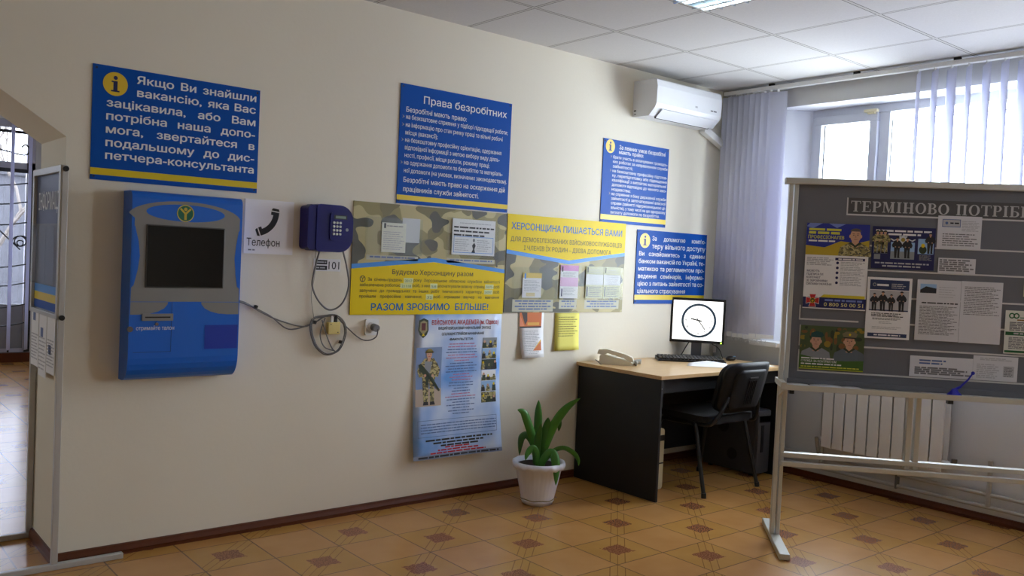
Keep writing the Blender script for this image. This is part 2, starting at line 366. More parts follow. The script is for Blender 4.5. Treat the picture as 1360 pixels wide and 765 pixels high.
# windows of the room, one in view and one added
def pvc_window(name, y0, y1, splits):
    m = MB(); x0, x1 = .225, .285; z0, z1 = SZ0, SZ1
    m.box(x0, x1, y0, y1, z0, z0+.06, PVC); m.box(x0, x1, y0, y1, z1-.06, z1, PVC)
    ed = [y1]+splits+[y0]
    for i, e in enumerate(ed):
        if i == 0: m.box(x0, x1, e-.04, e, z0+.06, z1-.06, PVC)
        elif i == len(ed)-1: m.box(x0, x1, e, e+.04, z0+.06, z1-.06, PVC)
        else: m.box(x0, x1, e-.035, e+.035, z0+.06, z1-.06, PVC)
    fr = struct(m.build(name, bevel=.003)); m2 = MB()
    for i in range(len(ed)-1):
        a, c = ed[i]-.036, ed[i+1]+.036
        if i % 2 == 0:   # opening sash
            k = MB(); k.box(.20, .27, c, a, z0+.058, z0+.12, PVC); k.box(.20, .27, c, a, z1-.115, z1-.058, PVC); k.box(.20, .27, a-.05, a, z0+.12, z1-.115, PVC); k.box(.20, .27, c, c+.055, z0+.12, z1-.115, PVC)
            k.box(.17, .20, c+.018, c+.038, 1.55, 1.68, PVC)
            k.build('sash', fr, bevel=.004)
        g = MB(); g.box(.25, .256, c+.0, a, z0+.059, z1-.059, GLASS); g.build('pane', fr)
        k = MB(); d = .05 if i % 2 == 0 else .004
        for (p, q) in (((.248, a-d-.002, z0+.12), (.248, a-d-.002, z1-.115)), ((.248, c+d+.002, z0+.12), (.248, c+d+.002, z1-.115)), ((.248, a-d, z1-.116), (.248, c+d, z1-.116))): k.bar(p, q, .006, .006, BLACK)
        k.build('gasket', fr)
    return fr
pvc_window('window_1', -3.2, -.57, [-1.095, -2.3]); pvc_window('added_window_2', -4.95, -3.85, [-4.4])  # second window is out of view, added to light the back wall
b = MB()
for y0, y1 in WINS: b.prism([(-.05, SZ0-.03), (.225, SZ0-.03), (.225, SZ0+.002), (-.045, SZ0+.002), (-.05, SZ0-.004)], y0-.03, y1+(.002 if y1 > -1 else .03), WHITE)
b.prismz([(-.05, -.56), (0, -.56), (.22, -.56), (0, -.375), (0, -.34), (-.05, -.34)], SZ0-.03, SZ0+.002, WHITE)
struct(b.build('window_sill', bevel=.003))
# hallway end: glazed wall with a frame
b = MB(); b.box(-7.6, -6.15, 6.75, 7.05, 0, H, WALLB); b.box(-3.17, -2.9, 6.75, 7.05, 0, H, WALLB); b.box(-6.15, -3.17, 6.75, 7.05, 0, .08, WALLB); b.box(-6.15, -3.17, 6.75, 7.05, 2.6, H, WALLB); struct(b.build('wall_far'))
b = MB(); LIL = M('lilac_frame', (206, 204, 216), .4)  # frame has one even pale lilac colour
for z0, z1 in ((.08, .14), (2.08, 2.16), (2.53, 2.60)): b.box(-6.15, -3.17, 6.77, 6.83, z0, z1, LIL)
for x in (-6.15, -5.2, -4.25, -3.25): b.box(x, x+.08, 6.77, 6.83, .14, 2.53, LIL)
b.box(-6.1, -3.2, 6.785, 6.815, .14, .62, M('grey_spandrel', (150, 150, 152), .5))
wf = struct(b.build('window_3')); b = MB()
b.box(-6.1, -3.2, 6.80, 6.806, .62, 2.55, GLASSH); b.build('pane', wf)
# ================================================================== HALLWAY END
g = thing('window_grille', 'black wrought iron grille with curls across the far hallway window', 'grille', (-4.6, 6.60, 0))
b = MB(); z0, z1 = .12, 2.5
for i in range(14): b.bar((-3.42-i*.2, 6.60, z0), (-3.42-i*.2, 6.60, z1), .016, .016, DKMETAL)
b.build('upright', g); b = MB()
b.bar((-6.1, 6.62, 2.06), (-3.2, 6.62, 2.06), .04, .02, DKMETAL); b.bar((-6.1, 6.62, 2.47), (-3.2, 6.62, 2.47), .03, .02, DKMETAL); b.bar((-3.24, 6.62, z0), (-3.24, 6.62, 2.06), .055, .02, DKMETAL); b.build('frame', g)
b = MB()
for z in (.42, .62, .85, 1.05, 1.5, 1.72, 1.92):
    b.tube(spline([(-6.1, 6.61, z), (-5.2, 6.61, z-.05), (-4.25, 6.61, z+.02), (-3.6, 6.61, z-.03), (-3.24, 6.61, z+.02)], 6), .007, DKMETAL, 6)
b.build('cross_bar', g); b = MB()
def curl(cx, cz, r, sgn): return [(cx+sgn*r*(1-k/26)*cos(k*22), 6.595, cz+r*(1-k/26)*sin(k*22)) for k in range(22)]
for cx, cz in ((-3.33, 1.30), (-3.72, 1.28), (-4.3, 1.3), (-5.0, 1.3)):
    for s_ in (1, -1): b.tube(curl(cx, cz, .08, s_), .007, DKMETAL, 6)
    b.tube(spline([(cx-.3, 6.595, cz+.22), (cx-.1, 6.595, cz+.02), (cx, 6.595, cz-.08)], 6), .007, DKMETAL, 6)
b.tube(spline([(-3.9, 6.595, 2.35), (-3.5, 6.595, 2.26), (-3.31, 6.595, 2.23), (-3.26, 6.595, 2.29), (-3.30, 6.595, 2.34), (-3.34, 6.595, 2.31)], 6), .008, DKMETAL, 6)
b.build('scroll', g)
g = thing('vertical_blind', 'white vertical blind slats turned open at the far hallway window', 'blind', (-4.6, 6.45, 0))
SL = M('blind_fabric', (240, 240, 248), .8, bump=.2, bscale=200)
_nt = SL.node_tree; _tr = _nt.nodes.new('ShaderNodeBsdfTranslucent'); _tr.inputs[0].default_value = (*lin((206, 209, 236)), 1); _mx = _nt.nodes.new('ShaderNodeMixShader'); _mx.inputs[0].default_value = .34
_nt.links.new(_nt.nodes['Principled BSDF'].outputs[0], _mx.inputs[1]); _nt.links.new(_tr.outputs[0], _mx.inputs[2]); _nt.links.new(_mx.outputs[0], _nt.nodes['Material Output'].inputs[0])
b = MB(); b.box(-6.1, -3.2, 6.43, 6.47, 2.58, 2.62, WHITE); b.build('rail', g)
for i in range(17):
    x = -3.28-.165*i; b = MB(); b.obox((x, 6.45, 1.36), ((.52, .85, 0), (-.85, .52, 0), (0, 0, 1)), (.045, .0008, 1.2), SL); b.build('slat', g)
def tree(x, y, seed, label):
    R = random.Random(seed); m = MB(); bark = M('bare_bark', (120, 112, 104), .9)
    def br(p, d, l, r, k):
        q = p+d*l; m.tube([p, (p+q)/2+Vector((R.uniform(-1, 1), R.uniform(-1, 1), 0))*l*.06, q], [r, r*.85, r*.7], bark, 5, caps=False)
        if k == 0: return
        for _ in range(3 if k > 1 else 4):
            a = Vector((R.uniform(-1, 1), R.uniform(-1, 1), R.uniform(.1, 1))).normalized(); br(p+d*l*R.uniform(.6, 1), (d*.8+a*.8).normalized(), l*R.uniform(.55, .8), r*.6, k-1)
    br(Vector((x, y, -.6)), Vector((0, 0, 1)), 1.9, .09, 4); o = m.build('bare_tree', loc=(x, y, -.6)); tag(o, label, 'tree')
tree(-3.55, 11.5, 3, 'bare leafless tree outside the far hallway window'); tree(-2.2, 16, 8, 'second bare tree standing farther off behind the hallway window tree')
g = thing('building', 'added dark grey facade across the yard, cutting sky light at the hallway window', 'building', (-3, 19, -.6)); b = MB(); b.box(-13, 7, 19, 21, -.6, 2.75, M('added_facade_grey', (84, 84, 88), .9, var=.25, vscale=1.5)); b.build('wall', g); b = MB(); b.box(-13.1, 7.1, 18.9, 21.1, 2.75, 2.85, M('added_facade_edge', (70, 70, 74), .8)); b.build('added_facade_edge', g)  # facade added outside to hold back sky light from the hallway
b = MB(); b.box(-14, 8, 7.2, 40, -.8, -.6, M('wet_ground', (92, 90, 88), .9)); struct(b.build('ground'))
# ================================================================== WALL SIGNS
def panel_sign(label, x0, x1, z0, z1, stripe=None, name='wall_sign', mat=BLUE):
    g = thing(name, label, 'sign', ((x0+x1)/2, 0, z0)); b = MB(); b.box(x0, x1, -.005, 0, z0, z1, mat); b.build('panel', g)
    if stripe: b = MB(); b.q(x0, x1, stripe[0], stripe[1], -.0055, YEL); b.build('stripe', g)
    for x in (x0+.014, x1-.014):
        for z in (z0+.014, z1-.014): b = MB(); b.cyl((x, -.0075, z), (x, -.004, z), .005, M('screw_cap', (24, 38, 70), .4), 10); b.build('screw', g)
    return g
def info_icon(g, cx, cz, rx, rz):
    b = MB(); b.ell(cx, cz, rx, rz, -.0058, M('icon_gold', (232, 196, 50), .3)); b.ell(cx, cz+rz*.52, rx*.17, rz*.17, -.0062, NAVY, 16)
    b.q(cx-rx*.17, cx+rx*.17, cz-rz*.6, cz+rz*.25, -.0062, NAVY); b.q(cx-rx*.32, cx+rx*.1, cz+rz*.13, cz+rz*.25, -.0063, NAVY); b.q(cx-rx*.34, cx+rx*.34, cz-rz*.66, cz-rz*.53, -.0063, NAVY)
    b.build('info_icon', g)
Y = -.0062
g = panel_sign('blue sign about finding a vacancy above the blue kiosk', -4.291, -3.557, 1.624, 2.107, (1.645, 1.674))
info_icon(g, -4.201, 2.034, .050, .050); b = MB()
b.block((('Якщо Ви знайшли', -4.113, -3.577, 2.050), ('вакансію, яка Вас', -4.111, -3.577, 1.995), ('зацікавила, або Вам', -4.233, -3.577, 1.937), ('потрібна наша допо-', -4.233, -3.577, 1.881),
        ('мога, звертайтеся в', -4.233, -3.577, 1.825), ('подальшому до дис-', -4.233, -3.577, 1.769), ('петчера-консультанта', -4.233, -3.577, 1.715)), .034, Y, TXT, .022)
b.build('lettering', g)
g = panel_sign('tall blue sign of rights, above the left camouflage stand', -2.782, -2.021, 1.637, 2.27, (1.656, 1.683)); b = MB()
b.text('Права безробітних', -2.635, -2.058, 2.182, .040, Y, TXT, .012)
for t, x1, z, bd in (('Безробітні мають право:', -2.345, 2.124, .012), ('на безкоштовне сприяння у підборі підходящої роботи;', -2.046, 2.087, .008), ('на інформацію про стан ринку праці та вільні робочі', -2.081, 2.045, .008), ('місця (вакансії);', -2.536, 2.004, .008),
        ('на безкоштовну професійну орієнтацію, одержання', -2.086, 1.965, .008), ('відповідної інформації з метою вибору виду діяль-', -2.096, 1.925, .008), ('ності, професії, місця роботи, режиму праці;', -2.17, 1.884, .008), ('на одержання допомоги по безробіттю та матеріаль-', -2.069, 1.845, .008),
        ('ної допомоги (на умовах, визначених законодавством).', -2.037, 1.803, .008), ('Безробітні мають право на оскарження дій', -2.048, 1.752, .012), ('працівників служби зайнятості.', -2.238, 1.703, .012)):
    b.text(t, -2.744, x1, z, .024 if bd < .01 else .027, Y, TXT, bd)
b.build('lettering', g)
for z in (2.087, 2.045, 1.965, 1.845): b = MB(); b.poly([(-2.768, z+.02), (-2.752, z+.010), (-2.768, z), (-2.762, z+.01)], Y, GREYP); b.build('bullet', g)
g = panel_sign('small blue sign between the air conditioner and the yellow sign', -1.249, -.612, 1.63, 2.168, (1.650, 1.683)); info_icon(g, -1.188, 2.122, .042, .044); b = MB()
b.text('За певних умов безробітні', -1.105, -.65, 2.112, .027, Y, TXT, .014); b.text('мають право:', -1.105, -.87, 2.082, .025, Y, TXT, .014)
T3 = ['брати участь в оплачуваних громадсь-', 'ких роботах за направленням служби', 'зайнятості;', 'на безкоштовну професійну підготов-', 'ку, перепідготовку або підвищення', 'кваліфікації з виплатою матеріальної', 'допомоги відповідно до чинного зако-', 'нодавства;', 'на сприяння з боку державної служби',
      'зайнятості в започаткуванні власної', 'справи (зайнятті підприємницькою ді-', 'яльністю), у тому числі на цю одноразову', 'виплату допомоги по безробіттю.']
for i, t in enumerate(T3): b.text(t, -1.158, {2: -.97, 7: -.98, 12: -.68}.get(i, -.622), 2.048-i*.0297, .020, Y, TXT, .010)
b.build('lettering', g)
for i in (0, 3, 8): z = 2.048-i*.0297; b = MB(); b.poly([(-1.182, z+.02), (-1.168, z+.01), (-1.182, z), (-1.177, z+.01)], Y, GREYP); b.build('bullet', g)
g = panel_sign('blue sign about the free computer, right above the desk monitor', -.889, -.148, 1.105, 1.603, (1.132, 1.166)); info_icon(g, -.811, 1.532, .052, .050); b = MB()
b.text("За допомогою комп'ю-", -.738, -.164, 1.536, .030, Y, TXT, .014, just=True); b.text('теру вільного доступу', -.738, -.164, 1.482, .034, Y, TXT, .014)
b.block([(t, -.864, -.164, 1.430-i*.0505) for i, t in enumerate(['Ви ознайомитесь з єдиним', 'банком вакансій по Україні, те-', 'матикою та регламентом про-', 'ведення семінарів, інформа-', 'цією з питань зайнятості та со-'])], .030, Y, TXT, .018)
b.text('ціального страхування', -.864, -.366, 1.178, .030, Y, TXT, .014); b.build('lettering', g)
# ------------------------------------------------------------------ camouflage stands
def caption_block(b, x0, x1, z, n, y, seed):
    for i in range(n): d = 0 if i % 2 == 0 else .03; b.greek(x0+d, x1-d, z-i*.016, .008, y, NBLUE, seed+i)
A0, A1 = -3.036, -2.022
g = thing('camouflage_stand', 'left camouflage and yellow wall stand below the sign of rights', 'stand', ((A0+A1)/2, 0, 1.04))
b = MB(); b.box(A0, A1, -.006, -.001, 1.043, 1.63, CAMO); b.build('panel', g)
b = MB(); b.poly([(A0, 1.043), (A1, 1.043), (A1, 1.282), (-2.527, 1.331), (A0, 1.282)], -.0063, M('stand_yellow', (234, 206, 14), .4, spec=.2)); b.build('yellow_field', g)
b = MB(); b.poly([(A0, 1.282), (-2.527, 1.331), (A1, 1.282), (A1, 1.304), (-2.527, 1.355), (A0, 1.306)], -.0066, LBLUE); b.build('blue_chevron', g)
b = MB(); y = -.0068; b.text('Будуємо Херсонщину разом', -2.79, -2.253, 1.259, .026, y, OLIVE, .012)
b.text('За січень-грудень 2017 року Херсонською обласною службою зайнятості', -2.937, -2.055, 1.221, .017, y, OLIVE, .004, just=True)
for i, t in enumerate(('забезпечено роботою 21118 осіб, з них 58 започаткували власну справу, 5075 осіб', 'залучено до громадських та інших робіт тимчасового характеру, 5097 осіб', 'пройшли професійне навчання, 32 осіб отримали ваучер на навчання')): b.text(t, -2.984, -2.055, 1.192-i*.030, .017, y, OLIVE, .004, just=True)
b.text('РАЗОМ ЗРОБИМО  БІЛЬШЕ!', -2.911, -2.133, 1.066, .037, y, TEAL, .026); b.ring(-2.968, 1.231, .013, .017, y, OLIVE); b.line((-2.968, 1.217), (-2.968, 1.233), .004, y, OLIVE); b.line((-2.968, 1.232), (-2.978, 1.242), .004, y, OLIVE); b.line((-2.968, 1.232), (-2.958, 1.242), .004, y, OLIVE)
b.build('lettering', g); PALE = M('pale_sticker', (222, 226, 150), .5)
for x0, x1, z0, z1, t in ((-2.717, -2.656, 1.212, 1.240, '2017'), (-2.737, -2.662, 1.184, 1.211, '21118'), (-2.544, -2.496, 1.184, 1.213, '58'), (-2.162, -2.100, 1.187, 1.214, '5075'), (-2.168, -2.105, 1.156, 1.183, '5097'), (-2.570, -2.522, 1.124, 1.153, '32')):
    b = MB(); b.q(x0, x1, z0, z1, -.0072, PALE); b.text(t, x0+.008, x1-.008, z0+.006, .014, -.0076, M('sticker_digits', (92, 132, 120), .5), .002); b.build('number_sticker', g)
def pocket(g, x0, x1, z0, z1, cap=True, seed=1, n=1):
    b = MB(); b.box(x0, x1, -.028, -.026, z0, z1, ACRYL); b.box(x0, x1, -.026, -.006, z0, z0+.002, ACRYL); b.box(x0, x0+.002, -.026, -.006, z0, z1, ACRYL); b.box(x1-.002, x1, -.026, -.006, z0, z1, ACRYL); b.build('pocket', g)
    if cap: b = MB(); b.q(x0+.01, x1-.01, z0-.012-.016*n, z0-.003, -.0066, M('caption_strip', (186, 186, 164), .4)); caption_block(b, x0+.03, x1-.03, z0-.017, n, -.0070, seed); b.build('caption', g)
pocket(g, -2.962, -2.622, 1.36, 1.555, seed=3); pocket(g, -2.45, -2.09, 1.36, 1.585, seed=9)
def sheet(name, label, cat, x0, x1, z0, z1, y, mat=PAPER, fr=WALL, draw=None, group=None, th=.0012):
    g = thing(name, label, cat, ((x0+x1)/2, y, z0), fr, group); b = MB(); b.box(x0, x1, y-th, y, z0, z1, mat); b.build('page', g)
    if draw: b = MB(); draw(b, x0, x1, z0, z1, y-th-.0004); b.build('print', g)
    return g
def lines(b, x0, x1, z0, z1, y, n, m, seed, h=None):
    st = (z1-z0)/n
    for i in range(n): b.greek(x0, x1-((i*37+seed*13) % 5)*.06*(x1-x0), z1-(i+1)*st, h or st*.42, y, m, seed*50+i)
def d1(b, x0, x1, z0, z1, y): b.q(x0+.012, x0+.024, z1-.03, z1-.004, y, INKD); lines(b, x0+.03, x1-.01, z1-.02, z1-.006, y, 1, INK, 2, .005); lines(b, x0+.01, x1-.01, z0+.015, z1-.04, y, 9, INKL, 4, .004)
sheet('leaflet', 'narrow cream leaflet in the left pocket of the left camouflage stand', 'leaflet', -2.867, -2.718, 1.374, 1.53, -.010, M('cream_paper', (236, 236, 222), .7), draw=d1)
sheet('clear_sleeve', 'empty clear plastic sleeve behind the cream leaflet', 'sleeve', -2.74, -2.628, 1.43, 1.56, -.0075, M('frosted_sleeve', (196, 198, 200), .3))
def d2(b, x0, x1, z0, z1, y):
    lines(b, x0+.05, x1-.02, z1-.025, z1-.01, y, 1, INKL, 2, .004); lines(b, x0+.01, x1-.01, z1-.095, z1-.03, y, 3, INKD, 5, .009)
    for a, c, e, f in ((x0+.012, x1-.012, z0+.012, z0+.015), (x0+.012, x1-.012, z0+.102, z0+.105), (x0+.012, x0+.015, z0+.012, z0+.105), (x1-.015, x1-.012, z0+.012, z0+.105)): b.q(a, c, e, f, y, LBLUE)
    lines(b, x0+.02, x0+.12, z0+.025, z0+.095, y, 6, INKL, 7, .004); lines(b, x1-.13, x1-.03, z0+.025, z0+.095, y, 6, INKL, 8, .004)
    cx = (x0+x1)/2; b.ell(cx, z0+.085, .008, .010, y, INK, 14); b.poly([(cx-.015, z0+.014), (cx+.012, z0+.014), (cx+.006, z0+.035), (cx+.014, z0+.055), (cx+.004, z0+.072), (cx-.012, z0+.055), (cx-.004, z0+.035)], y, INKD)
sheet('notice', 'white notice with blue frame in the right pocket of the left camouflage stand', 'notice', -2.415, -2.11, 1.378, 1.58, -.012, draw=d2)
B0_, B1_ = -2.014, -1.005
g = thing('camouflage_stand', 'right yellow and camouflage wall stand above the leaflets and potted plant', 'stand', ((B0_+B1_)/2, 0, 1.05))
b = MB(); b.box(B0_, B1_, -.006, -.001, 1.05, 1.633, CAMO); b.build('panel', g)
b = MB(); b.poly([(B0_, 1.633), (B0_, 1.421), (-1.508, 1.372), (B1_, 1.438), (B1_, 1.633)][::-1], -.0063, MATS['stand_yellow']); b.build('yellow_field', g)
b = MB(); b.poly([(B0_, 1.400), (-1.508, 1.350), (B1_, 1.420), (B1_, 1.441), (-1.508, 1.374), (B0_, 1.423)], -.0066, LBLUE); b.build('blue_chevron', g)
b = MB(); b.text('ХЕРСОНЩИНА ПИШАЄТЬСЯ ВАМИ', -1.983, -1.04, 1.545, .040, -.0068, TEAL, .020); b.text('ДЛЯ ДЕМОБІЛІЗОВАНИХ ВІЙСЬКОВОСЛУЖБОВЦІВ', -1.986, -1.037, 1.474, .027, -.0068, OLIVE, .008); b.text('І ЧЛЕНІВ ЇХ РОДИН – ДІЄВА ДОПОМОГА', -1.881, -1.135, 1.424, .027, -.0068, OLIVE, .008); b.build('lettering', g)
pocket(g, -1.962, -1.615, 1.132, 1.322, seed=20, n=4); pocket(g, -1.585, -1.415, 1.132, 1.345, seed=30, n=3); pocket(g, -1.365, -1.03, 1.132, 1.345, seed=40, n=3)
def d3(b, x0, x1, z0, z1, y): b.q(x0, x1, z1-.03, z1, y, M('printed_gold', (226, 196, 84), .5)); b.q(x0+.012, x0+.025, z1-.035, z1-.003, y-.0003, LBLUE); lines(b, x0+.012, x1-.012, z0+.04, z1-.04, y, 7, INKL, 3, .004); b.q(x0+.03, x1-.05, z0+.008, z0+.03, y, M('printed_straw', (224, 208, 160), .5))
sheet('leaflet', 'leaflet with gold top in the left pocket of the right camouflage stand', 'leaflet', -1.882, -1.732, 1.14, 1.289, -.010, draw=d3)
def d4(b, x0, x1, z0, z1, y): PK = M('printed_pink', (206, 130, 190), .5); b.q(x0, x1, z1-.035, z1, y, PK); b.q(x0, x1, z0+.075, z0+.13, y, M('printed_pale_pink', (220, 176, 212), .5)); b.q(x0+.012, x0+.022, z0+.012, z0+.06, y, NAVY); b.q(x0+.012, x0+.022, z1-.04, z1-.008, y-.0003, INKD); lines(b, x0+.02, x1-.02, z0+.135, z1-.04, y, 4, INKL, 5, .004); lines(b, x0+.03, x1-.02, z0+.02, z0+.07, y, 5, INKL, 6, .004)
sheet('leaflet', 'pink and white leaflet in the middle pocket of the right camouflage stand', 'leaflet', -1.578, -1.424, 1.138, 1.344, -.010, draw=d4)
def d5(b, x0, x1, z0, z1, y): b.q(x0, x1, z0+.085, z1-.05, y, M('printed_grey_white', (216, 216, 218), .5)); b.q(x0+.01, x0+.02, z0+.01, z0+.075, y, NAVY); b.q(x0+.01, x0+.02, z1-.04, z1-.005, y, INKD); lines(b, x0+.03, x1-.01, z0+.01, z0+.08, y, 6, INK, 7, .005); lines(b, x0+.03, x1-.01, z0+.09, z1-.01, y, 7, INKL, 8, .004)
SAGE = M('sage_paper', (196, 196, 160), .7)
sheet('leaflet', 'sage leaflet at left of the pair in the right pocket of the right camouflage stand', 'leaflet', -1.356, -1.20, 1.14, 1.343, -.010, SAGE, draw=d5); sheet('leaflet', 'sage leaflet at right of the pair in the right pocket of the right camouflage stand', 'leaflet', -1.195, -1.04, 1.14, 1.343, -.010, SAGE, draw=d5)
# ------------------------------------------------------------------ printed figures
def figure(b, cx, z0, h, y, uni=CAMOP, hat=DKGREEN, gun=True, dark=DKGREEN, vest=GREYP):
    P = lambda pts, m, k=0: b.poly([(cx+a*h, z0+c*h) for a, c in pts], y-.0003*k, m)
    P([(-.10, .0), (-.01, .0), (.0, .28), (.015, .46), (-.13, .46), (-.12, .25)], uni); P([(.03, .0), (.12, .0), (.12, .25), (.13, .46), (.0, .46), (.03, .28)], uni)
    P([(-.115, -.01), (-.0, -.01), (-.01, .05), (-.10, .05)], INKD, 1); P([(.03, -.01), (.14, -.01), (.12, .05), (.035, .05)], INKD, 1)
    P([(-.13, .44), (.14, .44), (.17, .72), (.10, .81), (-.09, .81), (-.17, .72)], uni, 1); P([(-.09, .52), (.10, .52), (.11, .74), (-.09, .76)], vest, 2)
    P([(-.17, .73), (-.24, .60), (-.20, .48), (-.08, .50), (-.10, .54), (-.15, .58), (-.11, .70)], uni, 3); P([(.17, .73), (.24, .60), (.20, .47), (.08, .50), (.10, .54), (.15, .59), (.12, .70)], uni, 3)
    for k, (a, c, m, rx, rz) in enumerate(((0, .80, SKIN, .035, .05), (.0, .875, SKIN, .058, .075))): b.ell(cx+a*h, z0+c*h, rx*h, rz*h, y-.0003*(2+k), m, 18)
    b.ell(cx, z0+.91*h, .078*h, .07*h, y-.0015, hat, 14, 0, 180); P([(-.085, .905), (.09, .905), (.085, .925), (-.08, .925)], hat, 5)
    for s_ in (-1, 1): b.ell(cx+s_*.022*h, z0+.883*h, .007*h, .005*h, y-.0021, INKD, 8)
    P([(-.02, .84), (.02, .84), (.018, .848), (-.018, .848)], RED, 6)
    if gun: P([(-.22, .70), (-.17, .72), (.06, .50), (.24, .24), (.22, .22), (.02, .44), (-.06, .42), (-.10, .52), (-.20, .60)], dark, 7); P([(-.05, .46), (.01, .46), (-.02, .33), (-.07, .34)], dark, 7)
    for a, c in ((.08, .50), (-.08, .51)): b.ell(cx+a*h, z0+c*h, .026*h, .026*h, y-.0024, SKIN, 12)
def bust(b, cx, z0, h, y, uni, hat, cap=False):
    P = lambda pts, m, k=0: b.poly([(cx+a*h, z0+c*h) for a, c in pts], y-.0003*k, m)
    P([(-.52, 0), (.52, 0), (.46, .28), (.20, .42), (-.20, .42), (-.46, .28)], uni); P([(-.10, .30), (.10, .30), (.11, .50), (-.11, .50)], SKIN, 1); P([(-.2, .42), (0, .28), (.2, .42), (.13, .46), (0, .35), (-.13, .46)], DKGREEN, 2)
    b.ell(cx, z0+.66*h, .165*h, .22*h, y-.001, SKIN, 24)
    for s_ in (-1, 1): b.ell(cx+s_*.17*h, z0+.64*h, .03*h, .055*h, y-.0009, SKIN, 10); b.ell(cx+s_*.065*h, z0+.68*h, .024*h, .012*h, y-.0016, INKD, 10); P([(s_*.03, .715), (s_*.10, .72), (s_*.10, .735), (s_*.03, .728)][::s_], M('printed_brow', (88, 62, 46), .5), 5)
    P([(-.022, .60), (.022, .60), (.010, .68), (-.008, .68)], M('printed_skin_shade', (182, 132, 106), .5), 5); P([(-.06, .535), (.06, .535), (.04, .555), (-.04, .555)], M('printed_lips', (170, 96, 88), .5), 5)
    if hat:
        if cap: P([(-.19, .79), (.19, .79), (.25, .92), (.12, 1.0), (-.12, 1.0), (-.25, .92)], hat, 6); P([(-.19, .77), (.19, .77), (.20, .81), (-.20, .81)], INKD, 7); b.ell(cx, z0+.90*h, .035*h, .04*h, y-.0028, YEL, 12)
        else: P([(-.19, .78), (.19, .78), (.26, .86), (.20, .96), (.0, 1.0), (-.17, .93)], hat, 6)
    else: b.ell(cx, z0+.80*h, .168*h, .10*h, y-.0018, M('printed_short_hair', (96, 84, 76), .6), 20, 0, 180)
# academy poster, bottom curling off the wall
PX0, PX1, PZ0, PZ1 = -2.63, -2.026, .245, 1.047
def curl_w(x, y, z):
    t = max(0, (.75-z)/.5); k = (x-PX0)/(PX1-PX0)
    return (x, y-.045*t**1.6*(.75+.5*k)-.006*math.sin(k*6+1)*min(1, t), z)
g = thing('poster', 'tall pale blue poster with a standing soldier, lower edge curling off the wall', 'poster', ((PX0+PX1)/2, -.004, PZ0))
mpost = bpy.data.materials.new('poster_sky'); mpost.use_nodes = True; N = NB(mpost.node_tree); tc = mpost.node_tree.nodes.new('ShaderNodeTexCoord'); bs = mpost.node_tree.nodes['Principled BSDF']
n1 = N.noise(tc.outputs['Object'], 3.2, 3); mpost.node_tree.links.new(N.mix(N.m('MINIMUM', 1.0, N.m('MAXIMUM', 0.0, N.m('MULTIPLY_ADD', n1, 3.0, -1.05))), lin((104, 160, 230)), lin((236, 243, 252))), bs.inputs['Base Color']); bs.inputs['Roughness'].default_value = .32
b = MB(curl_w); b.grid(PX0, PX1, PZ0, PZ1, -.004, mpost, 10, 20); b.build('page', g, solid=.0008)
b = MB(curl_w); y = -.0055
b.text('ВІЙСЬКОВА АКАДЕМІЯ (м. Одеса)', -2.52, -2.05, .985, .026, y, RED, .016); b.text('ВИЩИЙ ВІЙСЬКОВИЙ НАВЧАЛЬНИЙ ЗАКЛАД', -2.475, -2.105, .957, .015, y, INKD, .016); b.text('ОГОЛОШУЄ ПРИЙОМ НА НАВЧАННЯ', -2.45, -2.155, .925, .015, y, INKD, .016); b.text('ФАКУЛЬТЕТИ:', -2.395, -2.23, .895, .013, y, INKD, .020)
R = random.Random(5); z = .872
for i in range(26):
    m = M('printed_rose', (190, 110, 150), .5) if i in (0, 1, 4, 5, 6, 11, 12, 13, 18, 19) else M('printed_steel', (86, 106, 160), .5); hw = R.uniform(.05, .115); b.greek(-2.305-hw, -2.305+hw, z, .005, y, m, i+60); z -= .0157
for z in (.435, .42, .405, .39): b.greek(-2.58, -2.06, z-.004, .005, y, NBLUE, int(z*1000))
for a, c, e, f in ((-2.60, -2.055, .455, .457), (-2.60, -2.055, .365, .367), (-2.60, -2.598, .365, .457), (-2.057, -2.055, .365, .457)): b.q(a, c, e, f, y, NBLUE)
for i, z in enumerate((.345, .328, .312)): b.greek(-2.55+.05*i, -2.09-.05*i, z-.004, .009, y, INKD, i+110)
for i, z in enumerate((.296, .282, .268)): b.greek(-2.42-.05*i, -2.24+.05*i, z+.002, .008, y, RED, i+120)
b.build('lettering', g)
b = MB(curl_w); b.grid(PX0, PX1, PZ0, PZ0+.022, -.0050, M('printed_grey_blue', (136, 150, 178), .5), 10, 1); b.greek(-2.6, -2.05, PZ0+.006, .010, -.0056, INKD, 77); b.build('footer_band', g)
b = MB(curl_w); b.grid(-2.615, -2.445, .535, .86, y, M('printed_dusk_sky', (122, 146, 190), .5), 4, 6); b.grid(-2.615, -2.445, .535, .63, y-.0003, M('printed_sand', (186, 168, 152), .5), 4, 3)
figure(b, -2.53, .545, .315, y-.001, hat=M('printed_helmet', (150, 134, 62), .5)); b.build('soldier_picture', g)
b = MB(curl_w); cols = [DKGREEN, CAMOP, GREYP, INKD, GREYP, DKGREEN]; R = random.Random(11)
for i in range(6):
    z1 = .905-.063*i; b.grid(-2.16, -2.055, z1-.060, z1, y, (GREYP, SKY, DKGREEN, PAPER, SKY, CAMOP)[i], 2, 2)
    b.q(-2.16, -2.055, z1-.060, z1-.042, y-.0003, (CAMOP, CAMOP, INKD, CAMOP, INKL, DKGREEN)[i])
    for k in range(3): cx = -2.145+.038*k+R.uniform(-.006, .006); hh = R.uniform(.03, .05); b.poly([(cx-.013, z1-.058), (cx+.015, z1-.058), (cx+.012, z1-.06+hh*.8), (cx-.010, z1-.06+hh*.8)], y-.0006, (DKGREEN, INKD, CAMOP)[(i+k) % 3]); b.ell(cx, z1-.06+hh*.92, .007, .008, y-.0009, (SKIN, YEL, CAMOP)[(i*2+k) % 3], 10)
